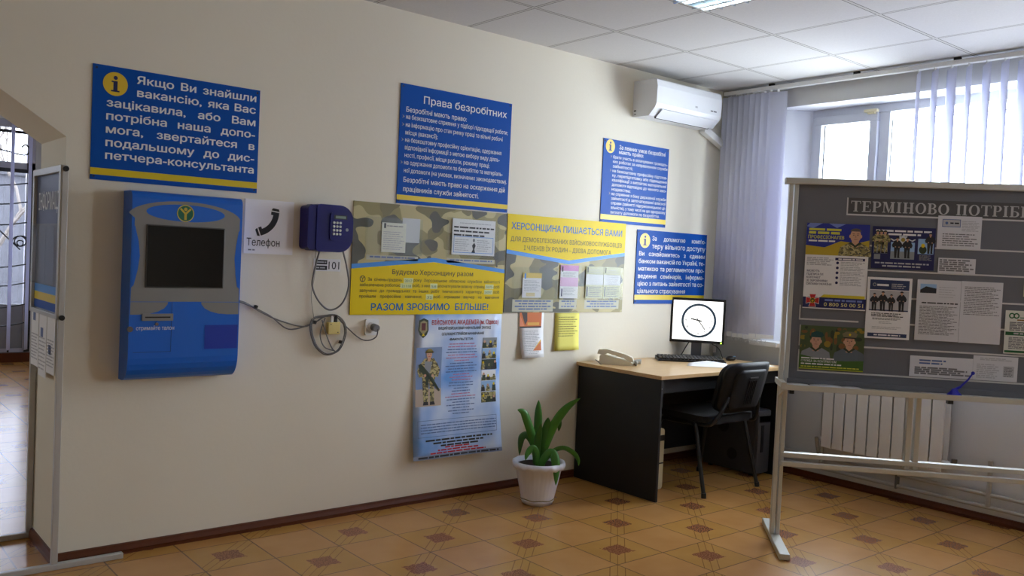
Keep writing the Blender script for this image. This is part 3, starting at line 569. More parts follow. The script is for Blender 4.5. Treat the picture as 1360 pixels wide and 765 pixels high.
b.build('photo_strip', g)
b = MB(curl_w); b.poly([(-2.605, 1.01), (-2.575, 1.022), (-2.545, 1.01), (-2.541, .955), (-2.552, .93), (-2.575, .912), (-2.598, .93), (-2.609, .955)][::-1], y, DKGREEN); b.poly([(-2.597, 1.0), (-2.575, 1.01), (-2.553, 1.0), (-2.55, .955), (-2.575, .928), (-2.6, .955)][::-1], y-.0003, M('printed_bronze', (150, 138, 96), .5)); b.poly([(-2.588, .995), (-2.562, .995), (-2.562, .955), (-2.588, .955)][::-1], y-.0006, M('printed_maroon', (96, 36, 40), .5)); b.poly([(-2.585, .925), (-2.575, .94), (-2.565, .925)], y-.0008, YEL); b.build('crest', g)
# orange leaflet and yellow sheet
def lw(x, y, z): t = max(0, (1.0-z)/.25); return (x+.02*t*(1 if x < -1.79 else -.2), y-.03*t*t, z)
g = thing('leaflet', 'white leaflet with orange top hanging under the right camouflage stand', 'leaflet', (-1.79, -.004, .78)); b = MB(lw); b.grid(-1.892, -1.694, .778, 1.056, -.004, PAPER, 4, 10); b.build('page', g, solid=.0008)
b = MB(lw); y = -.0052; b.grid(-1.888, -1.712, .965, 1.054, y, ORANGE, 3, 3); b.poly([(-1.876, 1.054), (-1.845, .975), (-1.826, 1.0), (-1.83, 1.054)], y-.0003, M('printed_dark_smoke', (70, 52, 44), .5)); b.poly([(-1.888, 1.04), (-1.888, .968), (-1.85, .968)], y-.0004, M('printed_salmon', (232, 142, 96), .5)); b.q(-1.826, -1.73, .972, .99, y-.0005, M('printed_amber', (230, 170, 60), .5)); b.q(-1.888, -1.712, .957, .966, y-.0002, INKD)
lines(b, -1.872, -1.72, .80, .945, y, 14, INKL, 14, .004); b.poly([(-1.78, .82), (-1.714, .82), (-1.714, .875)], y-.0003, ORANGE); b.poly([(-1.795, .822), (-1.714, .875), (-1.714, .888)], y-.0004, M('printed_yellow_orange', (236, 182, 50), .5)); b.build('print', g)
def yw(x, y, z): t = max(0, (1.0-z)/.2); return (x, y-.012*t*t, z)
g = thing('yellow_sheet', 'yellow sheet of paper taped under the right camouflage stand', 'sheet', (-1.495, -.004, .815)); b = MB(yw); b.grid(-1.60, -1.392, .812, 1.046, -.004, M('yellow_paper', (236, 228, 110), .65), 4, 8); b.build('page', g, solid=.0008)
b = MB(yw); lines(b, -1.57, -1.405, .90, 1.032, -.0052, 9, M('ink_on_yellow', (128, 122, 50), .7), 21, .004); b.build('print', g)
# phone sign
g = thing('telephone_sign', 'white sign with a black handset between the kiosk and the payphone', 'sign', (-3.487, 0, 1.338)); b = MB(); b.box(-3.611, -3.363, -.004, 0, 1.338, 1.596, M('sign_white', (248, 248, 252), .4)); b.build('panel', g)
b = MB(); y = -.0046; b.text('Телефон', -3.598, -3.432, 1.376, .036, y, INKD, .004); b.greek(-3.59, -3.55, 1.353, .006, y, INK, 4); b.build('lettering', g)
b = MB(); C = Vector((-3.560, 1.553)); out = []
HC = Vector((-3.555, 1.538))
for i in range(15): a = -5-67*i/14; out.append((HC.x+.115*cos(a), HC.y+.115*sin(a)))
inn = [(HC.x+.086*cos(-5-67*i/14), HC.y+.086*sin(-5-67*i/14)) for i in range(14, -1, -1)]
b.poly((out+inn)[::-1], y, INKD)
for a, s_ in ((-8, 1), (-69, -1)):
    e = Vector((cos(a), sin(a))); t = Vector((-sin(a), cos(a)))*s_
    b.poly([HC+e*.115, HC+e*.115+t*.016, HC+e*.074+t*.016, HC+e*.074][::s_], y-.0002, INKD); b.poly([HC+e*.115+t*.021, HC+e*.110+t*.033, HC+e*.079+t*.033, HC+e*.074+t*.021][::s_], y-.0002, INKD)
b.build('handset_symbol', g)
# payphone
PB = M('payphone_blue', (16, 10, 100), .32, spec=.25); g = thing('payphone', 'dark blue wall payphone with silver keypad beside the left camouflage stand', 'payphone', (-3.2, 0, 1.36))
b = MB(); b.prism(rrect(-3.300, -3.085, 1.365, 1.592, [.07, .07, .012, .012]), -.035, 0, PB); b.build('back_plate', g, bevel=.003)
b = MB(); b.prism(rrect(-3.285, -3.085, 1.362, 1.594, [.075, .075, .02, .02], 8), -.095, -.033, PB, True); b.build('body', g, bevel=.012)
b = MB(); b.prism(rrect(-3.328, -3.272, 1.37, 1.586, [.012, .012, .02, .02]), -.09, -.0, PB, True); b.build('handset', g, bevel=.012)
b = MB(); b.prism(rrect(-3.215, -3.095, 1.42, 1.555, .012), -.101, -.09, PB); b.build('keypad_panel', g, bevel=.003)
k = MB(); k.box(-3.195, -3.125, -.103, -.10, 1.525, 1.545, M('payphone_bezel', (16, 18, 30), .3)); k.q(-3.188, -3.132, 1.529, 1.541, -.1036, M('lcd_grey_green', (120, 138, 128), .3)); k.build('display', g)
for r_ in range(4):
    for c_ in range(3): k = MB(); k.cyl((-3.196+.0175*c_, -.101, 1.507-.0185*r_), (-3.196+.0175*c_, -.106, 1.507-.0185*r_), .0062, M('silver_key', (190, 190, 186), .3, metal=.4), 12); k.build('key', g)
k = MB(); k.ell(-3.122, 1.475, .008, .008, -.1016, GREYP); k.build('emblem', g); k = MB(); k.box(-3.092, -3.075, -.07, -.03, 1.42, 1.48, PB); k.build('coin_return', g, bevel=.004)
def yy(pts, y): return [(x, y, z) for x, z in pts]
b = MB(); b.tube(spline([(-3.24, -.05, 1.37), (-3.264, -.045, 1.263), (-3.268, -.04, 1.188), (-3.226, -.035, 1.113), (-3.163, -.03, 1.071), (-3.099, -.035, 1.102), (-3.067, -.04, 1.191), (-3.084, -.045, 1.287), (-3.112, -.05, 1.368)], 8), .0045, CABLE); b.build('cord', g)
g = thing('number_label', 'small black and white plate reading 101 under the payphone', 'label', (-3.17, 0, 1.264)); b = MB(); b.box(-3.247, -3.097, -.002, 0, 1.264, 1.326, PAPER); b.build('plate', g)
b = MB(); b.q(-3.238, -3.172, 1.298, 1.320, -.0024, INKD); b.q(-3.238, -3.172, 1.270, 1.292, -.0024, INKD); b.greek(-3.232, -3.178, 1.306, .006, -.0028, INKL, 2); b.greek(-3.232, -3.178, 1.278, .006, -.0028, INKL, 3); b.text('101', -3.164, -3.104, 1.275, .040, -.0024, INKD, .004); b.build('lettering', g)
# cables, junction box, outlet
g = thing('junction_box', 'small yellowed plastic junction box hanging inside the cable coil', 'box', (-3.13, 0, .945)); b = MB(); b.box(-3.166, -3.098, -.03, -.004, .947, 1.008, M('yellowed_plastic', (222, 204, 128), .45)); b.build('housing', g, bevel=.004)
b = MB(); b.cyl((-3.152, -.031, .998), (-3.152, -.028, .998), .003, INKD, 8); b.cyl((-3.112, -.031, .957), (-3.112, -.028, .957), .003, INKD, 8); b.build('screw', g)
b = MB(); b.box(-3.147, -3.136, -.022, -.008, 1.008, 1.04, WHITE); b.box(-3.125, -3.113, -.022, -.008, 1.008, 1.04, BLACK); b.build('plug', g)
g = thing('cable_coil', 'grey cables running from the kiosk to a coil beneath the payphone', 'cable', (-3.25, 0, .84))
b = MB(); b.tube(spline([(-3.668, -.03, 1.115), (-3.622, -.02, 1.108), (-3.547, -.012, 1.079), (-3.462, -.012, 1.036), (-3.39, -.014, .983), (-3.33, -.014, .978), (-3.234, -.012, 1.007), (-3.18, -.014, 1.036), (-3.118, -.016, 1.037)], 8), .0035, CABLE)
b.tube(spline([(-3.668, -.03, 1.122), (-3.60, -.015, 1.106), (-3.52, -.012, 1.062), (-3.43, -.012, 1.022), (-3.30, -.014, .988), (-3.234, -.01, 1.009)], 8), .0035, CABLE); b.build('lead', g)
b = MB()
for k, (dx, dz) in enumerate(((0, 0), (.006, .004), (-.004, .008))): b.tube(spline([(x+dx, -.014-.006*k, z+dz) for x, z in ((-3.250, 1.02), (-3.257, .963), (-3.226, .886), (-3.164, .842), (-3.099, .863), (-3.066, .94), (-3.076, 1.0), (-3.12, 1.037), (-3.19, 1.034))], 6, True), .003, CABLE, 6)
b.tube(spline(yy([(-3.18, 1.03), (-3.205, .95), (-3.18, .885), (-3.12, .862)], -.02), 6), .003, CABLE, 6); b.tube(spline(yy([(-3.20, 1.02), (-3.17, .94), (-3.14, .88), (-3.12, .86)], -.024), 6), .003, CABLE, 6); b.build('loop', g)
b = MB()
for x, z in ((-3.545, 1.085), (-3.235, 1.008), (-3.085, .905)): b.obox((x, -.014, z), ((1, 0, -.4), (0, 1, 0), (.4, 0, 1)), (.005, .012, .008), BLACK)
b.build('cable_clip', g)
g = thing('payphone_wire', 'thin pale wire hanging behind the payphone cord loop', 'wire', (-3.25, 0, 1.0)); b = MB(); b.tube(spline([(-3.245, -.02, 1.37), (-3.24, -.008, 1.25), (-3.255, -.008, 1.14), (-3.235, -.010, 1.02)], 8), .0022, M('pale_wire', (190, 186, 172), .5), 6); b.build('lead', g)
g = thing('power_outlet', 'white square power outlet under the left camouflage stand', 'outlet', (-2.9, 0, .935)); b = MB(); b.prism(rrect(-2.942, -2.863, .936, 1.02, .008), -.012, 0, WHITE); b.build('cover', g, bevel=.003)
b = MB(); b.prism([(-2.900+.03*cos(a), .978+.03*sin(a)) for a in range(0, 360, 15)], -.016, -.008, WHITE); b.build('socket', g, bevel=.002)
g = thing('plug_lead', 'grey plug and lead sagging from the coil to the outlet', 'plug', (-2.9, -.016, .91)); b = MB(); b.cyl((-2.898, -.016, .980), (-2.898, -.05, .975), .019, M('grey_plug', (122, 122, 124), .5), 16); b.build('plug', g, bevel=.004)
b = MB(); b.tube(spline([(-3.118, -.026, 1.037), (-3.073, -.014, .998), (-2.982, -.012, .926), (-2.925, -.015, .910), (-2.890, -.035, .930), (-2.890, -.05, .972)], 8), .0032, CABLE); b.build('lead', g)
# ------------------------------------------------------------------ blue kiosk
KB = M('kiosk_blue', (14, 104, 212), .3); KG = M('kiosk_grey', (138, 138, 136), .5, spec=.3); KX0, KX1, KZ0, KZ1, KD = -4.152, -3.672, .772, 1.586, .125
g = thing('ticket_kiosk', 'blue and grey wall kiosk with a dark screen beside the doorway', 'kiosk', (-3.92, 0, KZ0))
prof = [(0, KZ0)]+[(-KD+.08-.08*cos(90-a)*1.0, KZ0+.10-.10*cos(a)) for a in (0, 15, 30, 45, 60, 75, 90)]+[(-KD+.03-.03*cos(a), KZ1-.03+.03*sin(a)) for a in (0, 30, 60, 90)]+[(0, KZ1)]
b = MB(); b.prismx(prof, KX0, KX1, KB); b.build('housing', g, bevel=.004)
yf = -KD-.0008; b = MB(); top = [(KX0+.012, 1.47)]+[(-3.924-.245*cos(a), 1.478+.075*sin(a)) for a in range(10, 180, 10)]+[(KX1-.012, 1.47)]
b.poly(top+[(KX1-.004, 1.116), (KX0+.004, 1.116)], yf, KG); b.build('fascia', g)
b = MB(); b.poly([(KX0+.004, 1.114), (KX0+.004, 1.06), (-4.112, 1.06)]+[(-4.112+.12*math.sin(math.radians(a)), 1.06+.054*(1-cos(a))) for a in (20, 40, 60, 80, 90)]+[(-3.99, 1.114)], yf, KG); b.build('lower_fascia', g); b = MB(); b.poly([(KX1-.004, 1.114), (-3.86, 1.114)]+[(-3.728-.12*math.sin(math.radians(a)), 1.06+.054*(1-cos(a))) for a in (90, 80, 60, 40, 20)]+[(-3.728, 1.06), (KX1-.004, 1.06)], yf, KG); b.build('lower_fascia', g)
b = MB(); b.poly([(KX0+.004, 1.445), (KX0+.014, 1.435), (-4.122, 1.37), (-4.116, 1.31), (-4.123, 1.25), (KX0+.014, 1.185), (KX0+.004, 1.175)][::-1], yf-.0008, KB); b.build('side_inlay', g); b = MB(); b.poly([(KX1-.004, 1.445), (KX1-.016, 1.435), (-3.698, 1.37), (-3.703, 1.31), (-3.696, 1.24), (KX1-.016, 1.185), (KX1-.004, 1.175)], yf-.0008, KB); b.build('side_inlay', g)
b = MB(); b.ell(-3.925, 1.502, .170, .037, yf-.0008, KB, 40); b.build('oval_inlay', g)
b = MB(); b.ell(-3.930, 1.502, .034, .034, yf-.0014, M('emblem_green', (20, 108, 84), .3)); GD = M('emblem_gold', (206, 186, 70), .3); b.ring(-3.930, 1.502, .033, .037, yf-.0018, GD); b.line((-3.930, 1.474), (-3.930, 1.505), .010, yf-.0020, GD); b.line((-3.930, 1.500), (-3.952, 1.522), .008, yf-.0022, GD); b.line((-3.930, 1.500), (-3.908, 1.522), .008, yf-.0022, GD); b.ell(-3.930, 1.520, .0075, .0075, yf-.0024, GD, 14); b.build('emblem', g)
b = MB(); b.box(-4.092, -3.752, yf-.004, yf+.002, 1.176, 1.446, M('kiosk_bezel', (60, 58, 56), .4)); b.build('bezel', g, bevel=.002); b = MB(); b.q(-4.087, -3.757, 1.181, 1.441, yf-.0046, M('dark_screen', (9, 8, 9), .15, spec=.3)); b.build('screen', g)
b = MB(); b.box(-4.10, -3.970, yf-.006, yf, 1.034, 1.064, KG); b.q(-4.088, -3.982, 1.046, 1.052, yf-.0066, BLACK); b.build('ticket_slot', g); b = MB(); b.cyl((-4.037, yf-.004, 1.019), (-4.037, yf, 1.019), .007, M('dull_metal', (110, 104, 98), .4, metal=.6), 12); b.cyl((-4.148, yf-.008, .999), (-4.148, yf, .999), .012, MATS['dull_metal'], 16); b.build('lock', g)
b = MB(); b.text('отримайте талон', -4.122, -3.963, .994, .018, yf-.0008, TXT, .002); b.build('lettering', g); b = MB(); GP = M('door_gap', (12, 50, 110), .5); b.q(-3.976, -3.974, .90, 1.114, yf-.0006, GP); b.q(KX0+.02, -3.974, .898, .900, yf-.0006, GP); b.build('hatch_gap', g)
b = MB(); b.q(-3.828, KX1-.006, .905, 1.012, yf-.0008, M('kiosk_deep_blue', (22, 58, 178), .3)); b.build('deep_blue_patch', g)
# ------------------------------------------------------------------ air conditioner
g = thing('air_conditioner', 'white wall air conditioner high in the corner by the window', 'air conditioner', (-.66, 0, 2.335)); W2 = M('ac_white', (228, 230, 234), .35)
b = MB(); b.prismx([(0, 2.335), (-.14, 2.335), (-.192, 2.385), (-.204, 2.41), (-.206, 2.52), (-.196, 2.56), (-.185, 2.568), (0, 2.568)], -.99, -.322, W2); b.build('body', g, bevel=.006)
b = MB(); b.obox((-.656, -.170, 2.352), ((1, 0, 0), (0, -.74, .67), (0, .67, .74)), (.27, .038, .003), W2); b.build('flap', g, bevel=.002); b = MB(); b.obox((-.656, -.143, 2.329), ((1, 0, 0), (0, -.74, .67), (0, .67, .74)), (.275, .005, .004), BLACK); b.build('air_slot', g)
b = MB(); b.greek(-.44, -.375, 2.43, .009, -.2062, INK, 3); b.q(-.605, -.580, 2.432, 2.444, -.2062, INKL); b.build('badge', g); b = MB(); b.box(-.9915, -.989, -.03, -.012, 2.37, 2.378, INKD); b.box(-.9915, -.989, -.03, -.016, 2.349, 2.354, INKD); b.build('side_clip', g)
g = thing('pipe_duct', 'white plastic duct slanting from the air conditioner to the corner', 'duct', (-.15, 0, 2.2)); b = MB(); b.bar((-.30, -.035, 2.345), (-.045, -.035, 2.245), .05, .05, WHITE); b.build('slanting_duct', g, bevel=.004); b = MB(); b.box(-.045, -.01, -.035, 0, .75, H, M('corner_duct_beige', (196, 190, 176), .5)); b.build('corner_duct', g, bevel=.003)
# ------------------------------------------------------------------ ceiling lamp
g = thing('ceiling_light', 'recessed square ceiling light with mirrored louvre at the top edge', 'light', (-2.056, -1.46, H-.045)); x0, x1, y0, y1 = -2.352, -1.80, -1.756, -1.20
b = MB()
for a in ((x0, x1, y0, y0+.02), (x0, x1, y1-.02, y1), (x0, x0+.02, y0, y1), (x1-.02, x1, y0, y1)): b.box(*a, H-.016, H, WHITE)
b.build('frame', g); MIR = M('mirror_louvre', (215, 225, 232), .12, metal=1)
b = MB()
for i in range(3): b.box(x0+.02+.139*(i+1)-.008+.0, x0+.02+.139*(i+1)+.008, y0+.02, y1-.02, H-.04, H-.006, MIR)
for i in range(7): b.box(x0+.02, x1-.02, y0+.02+.0745*(i+.5), y0+.02+.0745*(i+.5)+.006, H-.036, H-.006, MIR)
b.build('louvre', g); b = MB()
for i in range(4): b.cyl((x0+.09+.139*i, y0+.03, H-.018), (x0+.09+.139*i, y1-.03, H-.018), .013, M('fluorescent_tube', (226, 244, 252), .3, emit=1.2), 10)
b.build('tube', g)
# ------------------------------------------------------------------ blinds on the window wall
g = thing('vertical_blind', 'white vertical blind on the room window, bunched at the corner', 'blind', (-.07, -1.6, .87))
b = MB(); b.box(-.095, -.055, -3.35, -.045, 2.605, 2.632, WHITE)
for k in range(6): b.box(-.085, -.065, -.45-.62*k, -.41-.62*k, 2.632, H, BLACK)
b.build('rail', g, bevel=.003)
def slat(y, a, w=.0635, x=-.078, z0=.895):
    t = Vector((cos(a), sin(a), 0)); n = Vector((-t.y, t.x, 0)); vs = []
    for z in (z0, 2.59):
        for k in (-1, -.5, 0, .5, 1): vs.append(Vector((x, y, z))+t*w*k+n*.004*(1-k*k))
    m = MB(); m.add(vs, [(i, i+1, 6+i, 5+i) for i in range(4)], SL, True); o = m.build('slat', g, solid=.0006)
    h = MB(); h.box(x-.012, x+.012, y-.003, y+.003, 2.588, 2.606, WHITE); h.build('hanger', o); h = MB(); h.obox((x, y, z0+.012), (t, n, (0, 0, 1)), (w*.95, .0025, .014), WHITE); h.build('weight', o)
R = random.Random(4)
for i in range(8): slat(-.105-.046*i, -64+R.uniform(-4, 4), z0=.885+R.uniform(0, .015))
slat(-.485, -70, z0=.90)
for i in range(20): slat(-1.45-.0965*i, 39+(-3, 2, 9, -2, 3, 0, 8)[i % 7])
b = MB()
for i in range(12): y = -.08-.036*i; b.tube(spline([(-.10, y, .89), (-.105, y-.018, .862), (-.10, y-.036, .89)], 4), .0015, M('chain', (190, 190, 190), .4), 5)
b.build('chain', g)
g = thing('window_sensor', 'small beige alarm sensor on top of the window sash', 'sensor', (.195, -1.0, 2.435)); b = MB(); b.box(.17, .2, -1.065, -.975, 2.435, 2.453, M('beige_plastic', (206, 196, 160), .5)); b.build('cover', g, bevel=.003); b = MB(); b.box(.18, .20, -1.045, -.995, 2.424, 2.435, MATS['beige_plastic']); b.build('contact', g)
# ------------------------------------------------------------------ radiator
RW = M('radiator_white', (224, 222, 216), .4); g = thing('radiator', 'white sectional radiator under the window, behind the notice board', 'radiator', (-.08, -1.37, .25))
for i in range(10):
    y1 = -.985-.0768*i; b = MB(); b.box(-.135, -.125, y1-.069, y1, .255, .80, RW); b.box(-.125, -.05, y1-.045, y1-.029, .27, .79, RW); b.box(-.06, -.05, y1-.072, y1-.002, .27, .79, RW); b.build('section', g, bevel=.003)
b = MB()
for z in (.30, .76): b.cyl((-.09, -.96, z), (-.09, -1.78, z), .018, RW)
b.build('header_pipe', g); b = MB(); b.cyl((-.09, -1.75, .30), (-.09, -1.83, .30), .014, M('valve_brass', (120, 112, 104), .35, metal=.7)); b.cyl((-.09, -1.80, .30), (-.09, -1.80, .335), .016, MATS['valve_brass']); b.build('valve', g)
b = MB(); b.cyl((-.03, -1.2, .70), (-.09, -1.2, .70), .01, RW); b.cyl((0, -1.2, .70), (-.06, -1.2, .70), .01, RW); b.cyl((0, -1.6, .70), (-.06, -1.6, .70), .01, RW); b.build('bracket', g)
g = thing('heating_pipes', 'painted heating pipes along the foot of the window wall', 'pipes', (-.045, -2.5, .09)); PP = M('painted_pipe', (176, 172, 164), .5)
b = MB(); b.cyl((-.045, -.10, .165), (-.045, -6.5, .165), .012, PP); b.cyl((-.045, -.10, .095), (-.045, -6.5, .095), .012, PP); b.build('main_pipe', g); b = MB(); b.cyl((-.045, -.942, .095), (-.045, -.942, .86), .014, PP); b.cyl((-.045, -.925, .165), (-.09, -.925, .30), .012, PP); b.cyl((-.05, -1.98, .095), (-.05, -1.98, .36), .013, PP); b.build('riser', g)
for y in (-.55, -1.45, -2.25, -3.2): b = MB(); b.box(-.058, -.022, y-.006, y+.006, .08, .18, M('pipe_bracket', (110, 106, 100), .5)); b.build('bracket', g)
# ================================================================== FREE STANDING NOTICE BOARD
BL = 1.52; g = thing('notice_board', 'large grey free-standing notice board on white legs with a shelf', 'notice board', (.76, 0, 0), BRD)
def F(): return MB()
for x in (.012, BL-.012):
    b = F(); b.box(x-.022, x-.002, -.02, .02, .03, 1.82, ALU); b.box(x+.004, x+.024, -.016, .016, .03, 1.82, ALU); b.build('post', g, bevel=.003)
    b = F(); b.box(x-.024, x+.026, -.33, .27, 0, .03, ALU); b.build('foot', g, bevel=.004)
    b = F(); b.prismx([(-.02, .805), (-.15, .80), (-.15, .785), (-.02, .74)], x-.02, x-.008, ALU); b.box(x-.03, x-.006, -.16, .06, .80, .825, ALU); b.build('shelf_bracket', g)
b = F(); b.box(-.03, BL+.03, -.028, .028, 1.81, 1.842, ALU); b.build('top_rail', g, bevel=.004)
b = F(); b.box(.03, BL-.03, -.008, .008, .83, 1.812, GREYF); b.build('panel', g)
b = F(); b.box(-.02, BL+.02, -.15, .02, .797, .803, ALU); b.box(-.02, BL+.02, -.154, -.146, .788, .815, ALU); b.box(.03, BL-.03, -.02, .0, .803, .832, GREYF); b.build('shelf', g, bevel=.002)
b = F(); b.box(.02, BL-.02, -.02, .02, .428, .452, ALU); b.box(.02, BL-.02, -.05, -.022, .388, .412, ALU); b.build('bottom_rail', g, bevel=.003)
for x in (.628, .668): b = F(); b.box(x-.012, x+.012, -.018, .018, .412, .797, ALU); b.build('centre_post', g, bevel=.002)
b = F(); b.box(.030, .052, -.11, -.08, .765, .79, BLACK); b.box(.772, .796, -.11, -.08, .765, .79, BLACK); b.build('end_plug', g)
y = -.0086; b = F(); WS = M('pocket_strip', (206, 206, 206), .4)
for x0, x1, z in ((.272, BL-.05, 1.668), (.392, .70, 1.517), (.70, BL-.05, 1.518), (.386, BL-.05, 1.395), (.072, .36, 1.134), (.397, BL-.05, 1.134), (.397, BL-.05, 1.262), (.392, BL-.05, 1.009), (.078, BL-.05, .873)): b.box(x0, x1, y-.003, y, z-.004, z+.004, WS)
b.box(.272, .278, y-.003, y, 1.664, 1.752, WS); b.box(.072, .078, y-.003, y, 1.13, 1.205, WS); b.box(.078, .084, y-.003, y, .873, .98, WS); b.box(.078, .084, y-.003, y, 1.0, 1.105, WS); b.build('pocket_edge', g)
b = F(); b.q(.278, BL-.04, 1.672, 1.752, -.0088, M('title_plate', (78, 78, 80), .5)); b.build('title_plate', g)
# serif capitals drawn stroke by stroke
def serif(b, s, x0, x1, z0, z1, y, m):
    h = z1-z0; Wd = {'Т': .78, 'Е': .72, 'Р': .70, 'М': 1.02, 'І': .42, 'Н': .88, 'О': .86, 'В': .74, 'П': .88, 'Б': .74, ' ': .34}; gp = .10
    tot = sum(Wd[c] for c in s)+gp*(len(s)-1); k = (x1-x0)/tot; x = x0; st = .19; sf = .07
    for c in s:
        wd = Wd[c]
        R_ = lambda a, e, p, q_: b.q(x+a*k, x+e*k, z0+p*h, z0+q_*h, y, m)
        stem = lambda a: (R_(a-st/2, a+st/2, 0, 1), R_(a-st/2-.09, a+st/2+.09, 0, sf), R_(a-st/2-.09, a+st/2+.09, 1-sf, 1))
        def bowl(cx, cz, rx, rz, t, a0=-90, a1=90):
            n = 14; vs = []
            for i in range(n+1): a = a0+(a1-a0)*i/n; vs += [(x+(cx+rx*cos(a))*k, y-.0001, z0+(cz+rz*sin(a))*h), (x+(cx+(rx-t)*cos(a))*k, y-.0001, z0+(cz+(rz-.07)*sin(a))*h)]
            b.add(vs, [(2*i, 2*i+2, 2*i+3, 2*i+1) for i in range(n)], m)
        if c == 'Т': stem(wd/2); R_(0, wd, 1-sf, 1); R_(0, .05, .74, 1); R_(wd-.05, wd, .74, 1)
        if c == 'Е': stem(.19); R_(.1, wd-.04, 0, sf); R_(.1, wd-.06, 1-sf, 1); R_(.2, .5, .48, .54); R_(wd-.07, wd-.02, 0, .26); R_(wd-.09, wd-.04, .76, 1); R_(.47, .52, .38, .64)
        if c in 'РВБ': stem(.19)
        if c == 'Р': R_(.2, .42, 1-sf, 1); R_(.2, .42, .44, .50); bowl(.40, .72, .30, .28, .17)
        if c == 'В': R_(.2, .42, 1-sf, 1); R_(.2, .42, .49, .55); R_(.2, .42, 0, sf); bowl(.38, .76, .28, .24, .16); bowl(.40, .27, .33, .27, .17)
        if c == 'Б': R_(.2, wd-.06, 1-sf, 1); R_(wd-.10, wd-.05, .76, 1); R_(.2, .42, .49, .55); R_(.2, .42, 0, sf); bowl(.40, .27, .33, .27, .17)
        if c == 'І': stem(wd/2)
        if c == 'Н': stem(.20); stem(wd-.20); R_(.2, wd-.2, .47, .54)
        if c == 'П': stem(.20); stem(wd-.20); R_(.1, wd-.1, 1-sf, 1)
        if c == 'О': bowl(wd/2, .5, wd/2, .52, .19, 0, 360)
        if c == 'М': stem(wd-.20); R_(.11, .17, 0, 1); R_(.02, .27, 0, sf); R_(.02, .24, 1-sf, 1); b.poly([(x+.12*k, z1), (x+.33*k, z1), (x+.58*k, z0+.12*h), (x+.50*k, z0)][::-1], y, m); b.poly([(x+.50*k, z0), (x+.54*k, z0), (x+.82*k, z1), (x+.76*k, z1)], y, m)
        x += (wd+gp)*k
b = F(); serif(b, 'ТЕРМІНОВО ПОТРІБН', .292, 1.135, 1.684, 1.737, -.0094, M('title_letters', (190, 190, 192), .5)); b.build('lettering', g)
# posters on the board
YB = -.0125
def p1(b, x0, x1, z0, z1, y):
    wd, h = x1-x0, z1-z0; X = lambda a: x0+a*wd; Z = lambda a: z0+a*h
    b.q(x0, x1, Z(.63), z1, y, M('printed_royal_blue', (30, 44, 150), .45)); b.poly([(x0, Z(.63)), (x1, Z(.63)), (x1, Z(.82)), (X(.8), Z(.78)), (X(.55), Z(.80)), (X(.3), Z(.72)), (x0, Z(.74))], y-.0002, M('printed_flag_gold', (190, 164, 40), .45))
    b.poly([(X(.05), z1), (X(.25), z1), (X(.10), Z(.94)), (x0, Z(.96))][::-1], y-.0002, M('printed_light_flag', (120, 140, 210), .45)); b.poly([(X(.35), z1), (X(.62), z1), (X(.48), Z(.95))][::-1], y-.0002, MATS['printed_light_flag'])
    bust(b, X(.78), Z(.63), .36*h, y-.0006, CAMOP, None)
    LG = M('printed_lime', (214, 214, 70), .45); b.greek(X(.04), X(.55), Z(.915), .011, y-.0006, LG, 2); b.greek(X(.04), X(.56), Z(.875), .012, y-.0006, LG, 3); b.text('ПРОФЕСІОНАЛІВ', X(.03), X(.60), Z(.82), .017, y-.0006, LG, .014); b.greek(X(.04), X(.46), Z(.785), .008, y-.0006, PAPER, 5)
    lines(b, X(.03), X(.45), Z(.51), Z(.61), y, 5, INKL, 6, .005); b.q(X(.48), X(.95), Z(.575), Z(.605), y, NAVY); b.greek(X(.53), X(.93), Z(.583), .006, y-.0003, PAPER, 8)
    for i in range(5): zc = Z(.545-.058*i); b.ell(X(.52), zc, .007, .007, y, NAVY, 14); lines(b, X(.57), X(.95), zc-.012, zc+.010, y, 3, INKL, 10+i, .0035)
    for i, t in enumerate(('МОЖУТЬ', 'ПІДПИСАТИ', 'КОНТРАКТ', 'ЗІ ЗБРОЙНИМИ', 'СИЛАМИ УКРАЇНИ')): b.text(t, X(.04), X((.24, .30, .26, .37, .44)[i]), Z(.43-.038*i), .0105, y, NAVY, .012)
    b.poly([(X(.27), Z(.135)), (X(.98), Z(.135)), (X(.98), Z(.17)), (X(.33), Z(.17))], y, M('printed_mustard', (206, 190, 40), .45)); b.q(x0, x1, Z(.012), Z(.135), y, M('printed_deep_navy', (22, 28, 96), .45)); b.greek(X(.35), X(.97), Z(.095), .009, y-.0003, MATS['printed_light_flag'], 30); b.text('0 800 50 00 51', X(.34), X(.96), Z(.035), .019, y-.0003, M('printed_cream', (232, 220, 150), .45), .010)
    cx, cz = X(.155), Z(.095)
    for a in range(4): e = Vector((cos(90*a), sin(90*a))); t = Vector((-e.y, e.x)); c = Vector((cx, cz)); b.poly([c+t*.008, c-t*.008, c+e*.032-t*.018, c+e*.032+t*.018][::-1], y-.0004, PAPER); b.poly([c+t*.006, c-t*.006, c+e*.0305-t*.0155, c+e*.0305+t*.0155][::-1], y-.0006, RED)
    b.ell(cx, cz, .013, .013, y-.0009, DKGREEN, 18); b.ring(cx, cz, .011, .013, y-.0011, YEL, 18); b.poly([(cx-.005, cz+.006), (cx-.005, cz-.004), (cx, cz-.008), (cx+.005, cz-.004), (cx+.005, cz+.006), (cx+.002, cz-.002), (cx, cz+.007), (cx-.002, cz-.002)], y-.0013, YEL)
sheet('poster', 'white and blue recruiting poster with a short-haired man, top left of the grey board', 'poster', .085, .388, 1.190, 1.619, YB, fr=BRD, draw=p1)
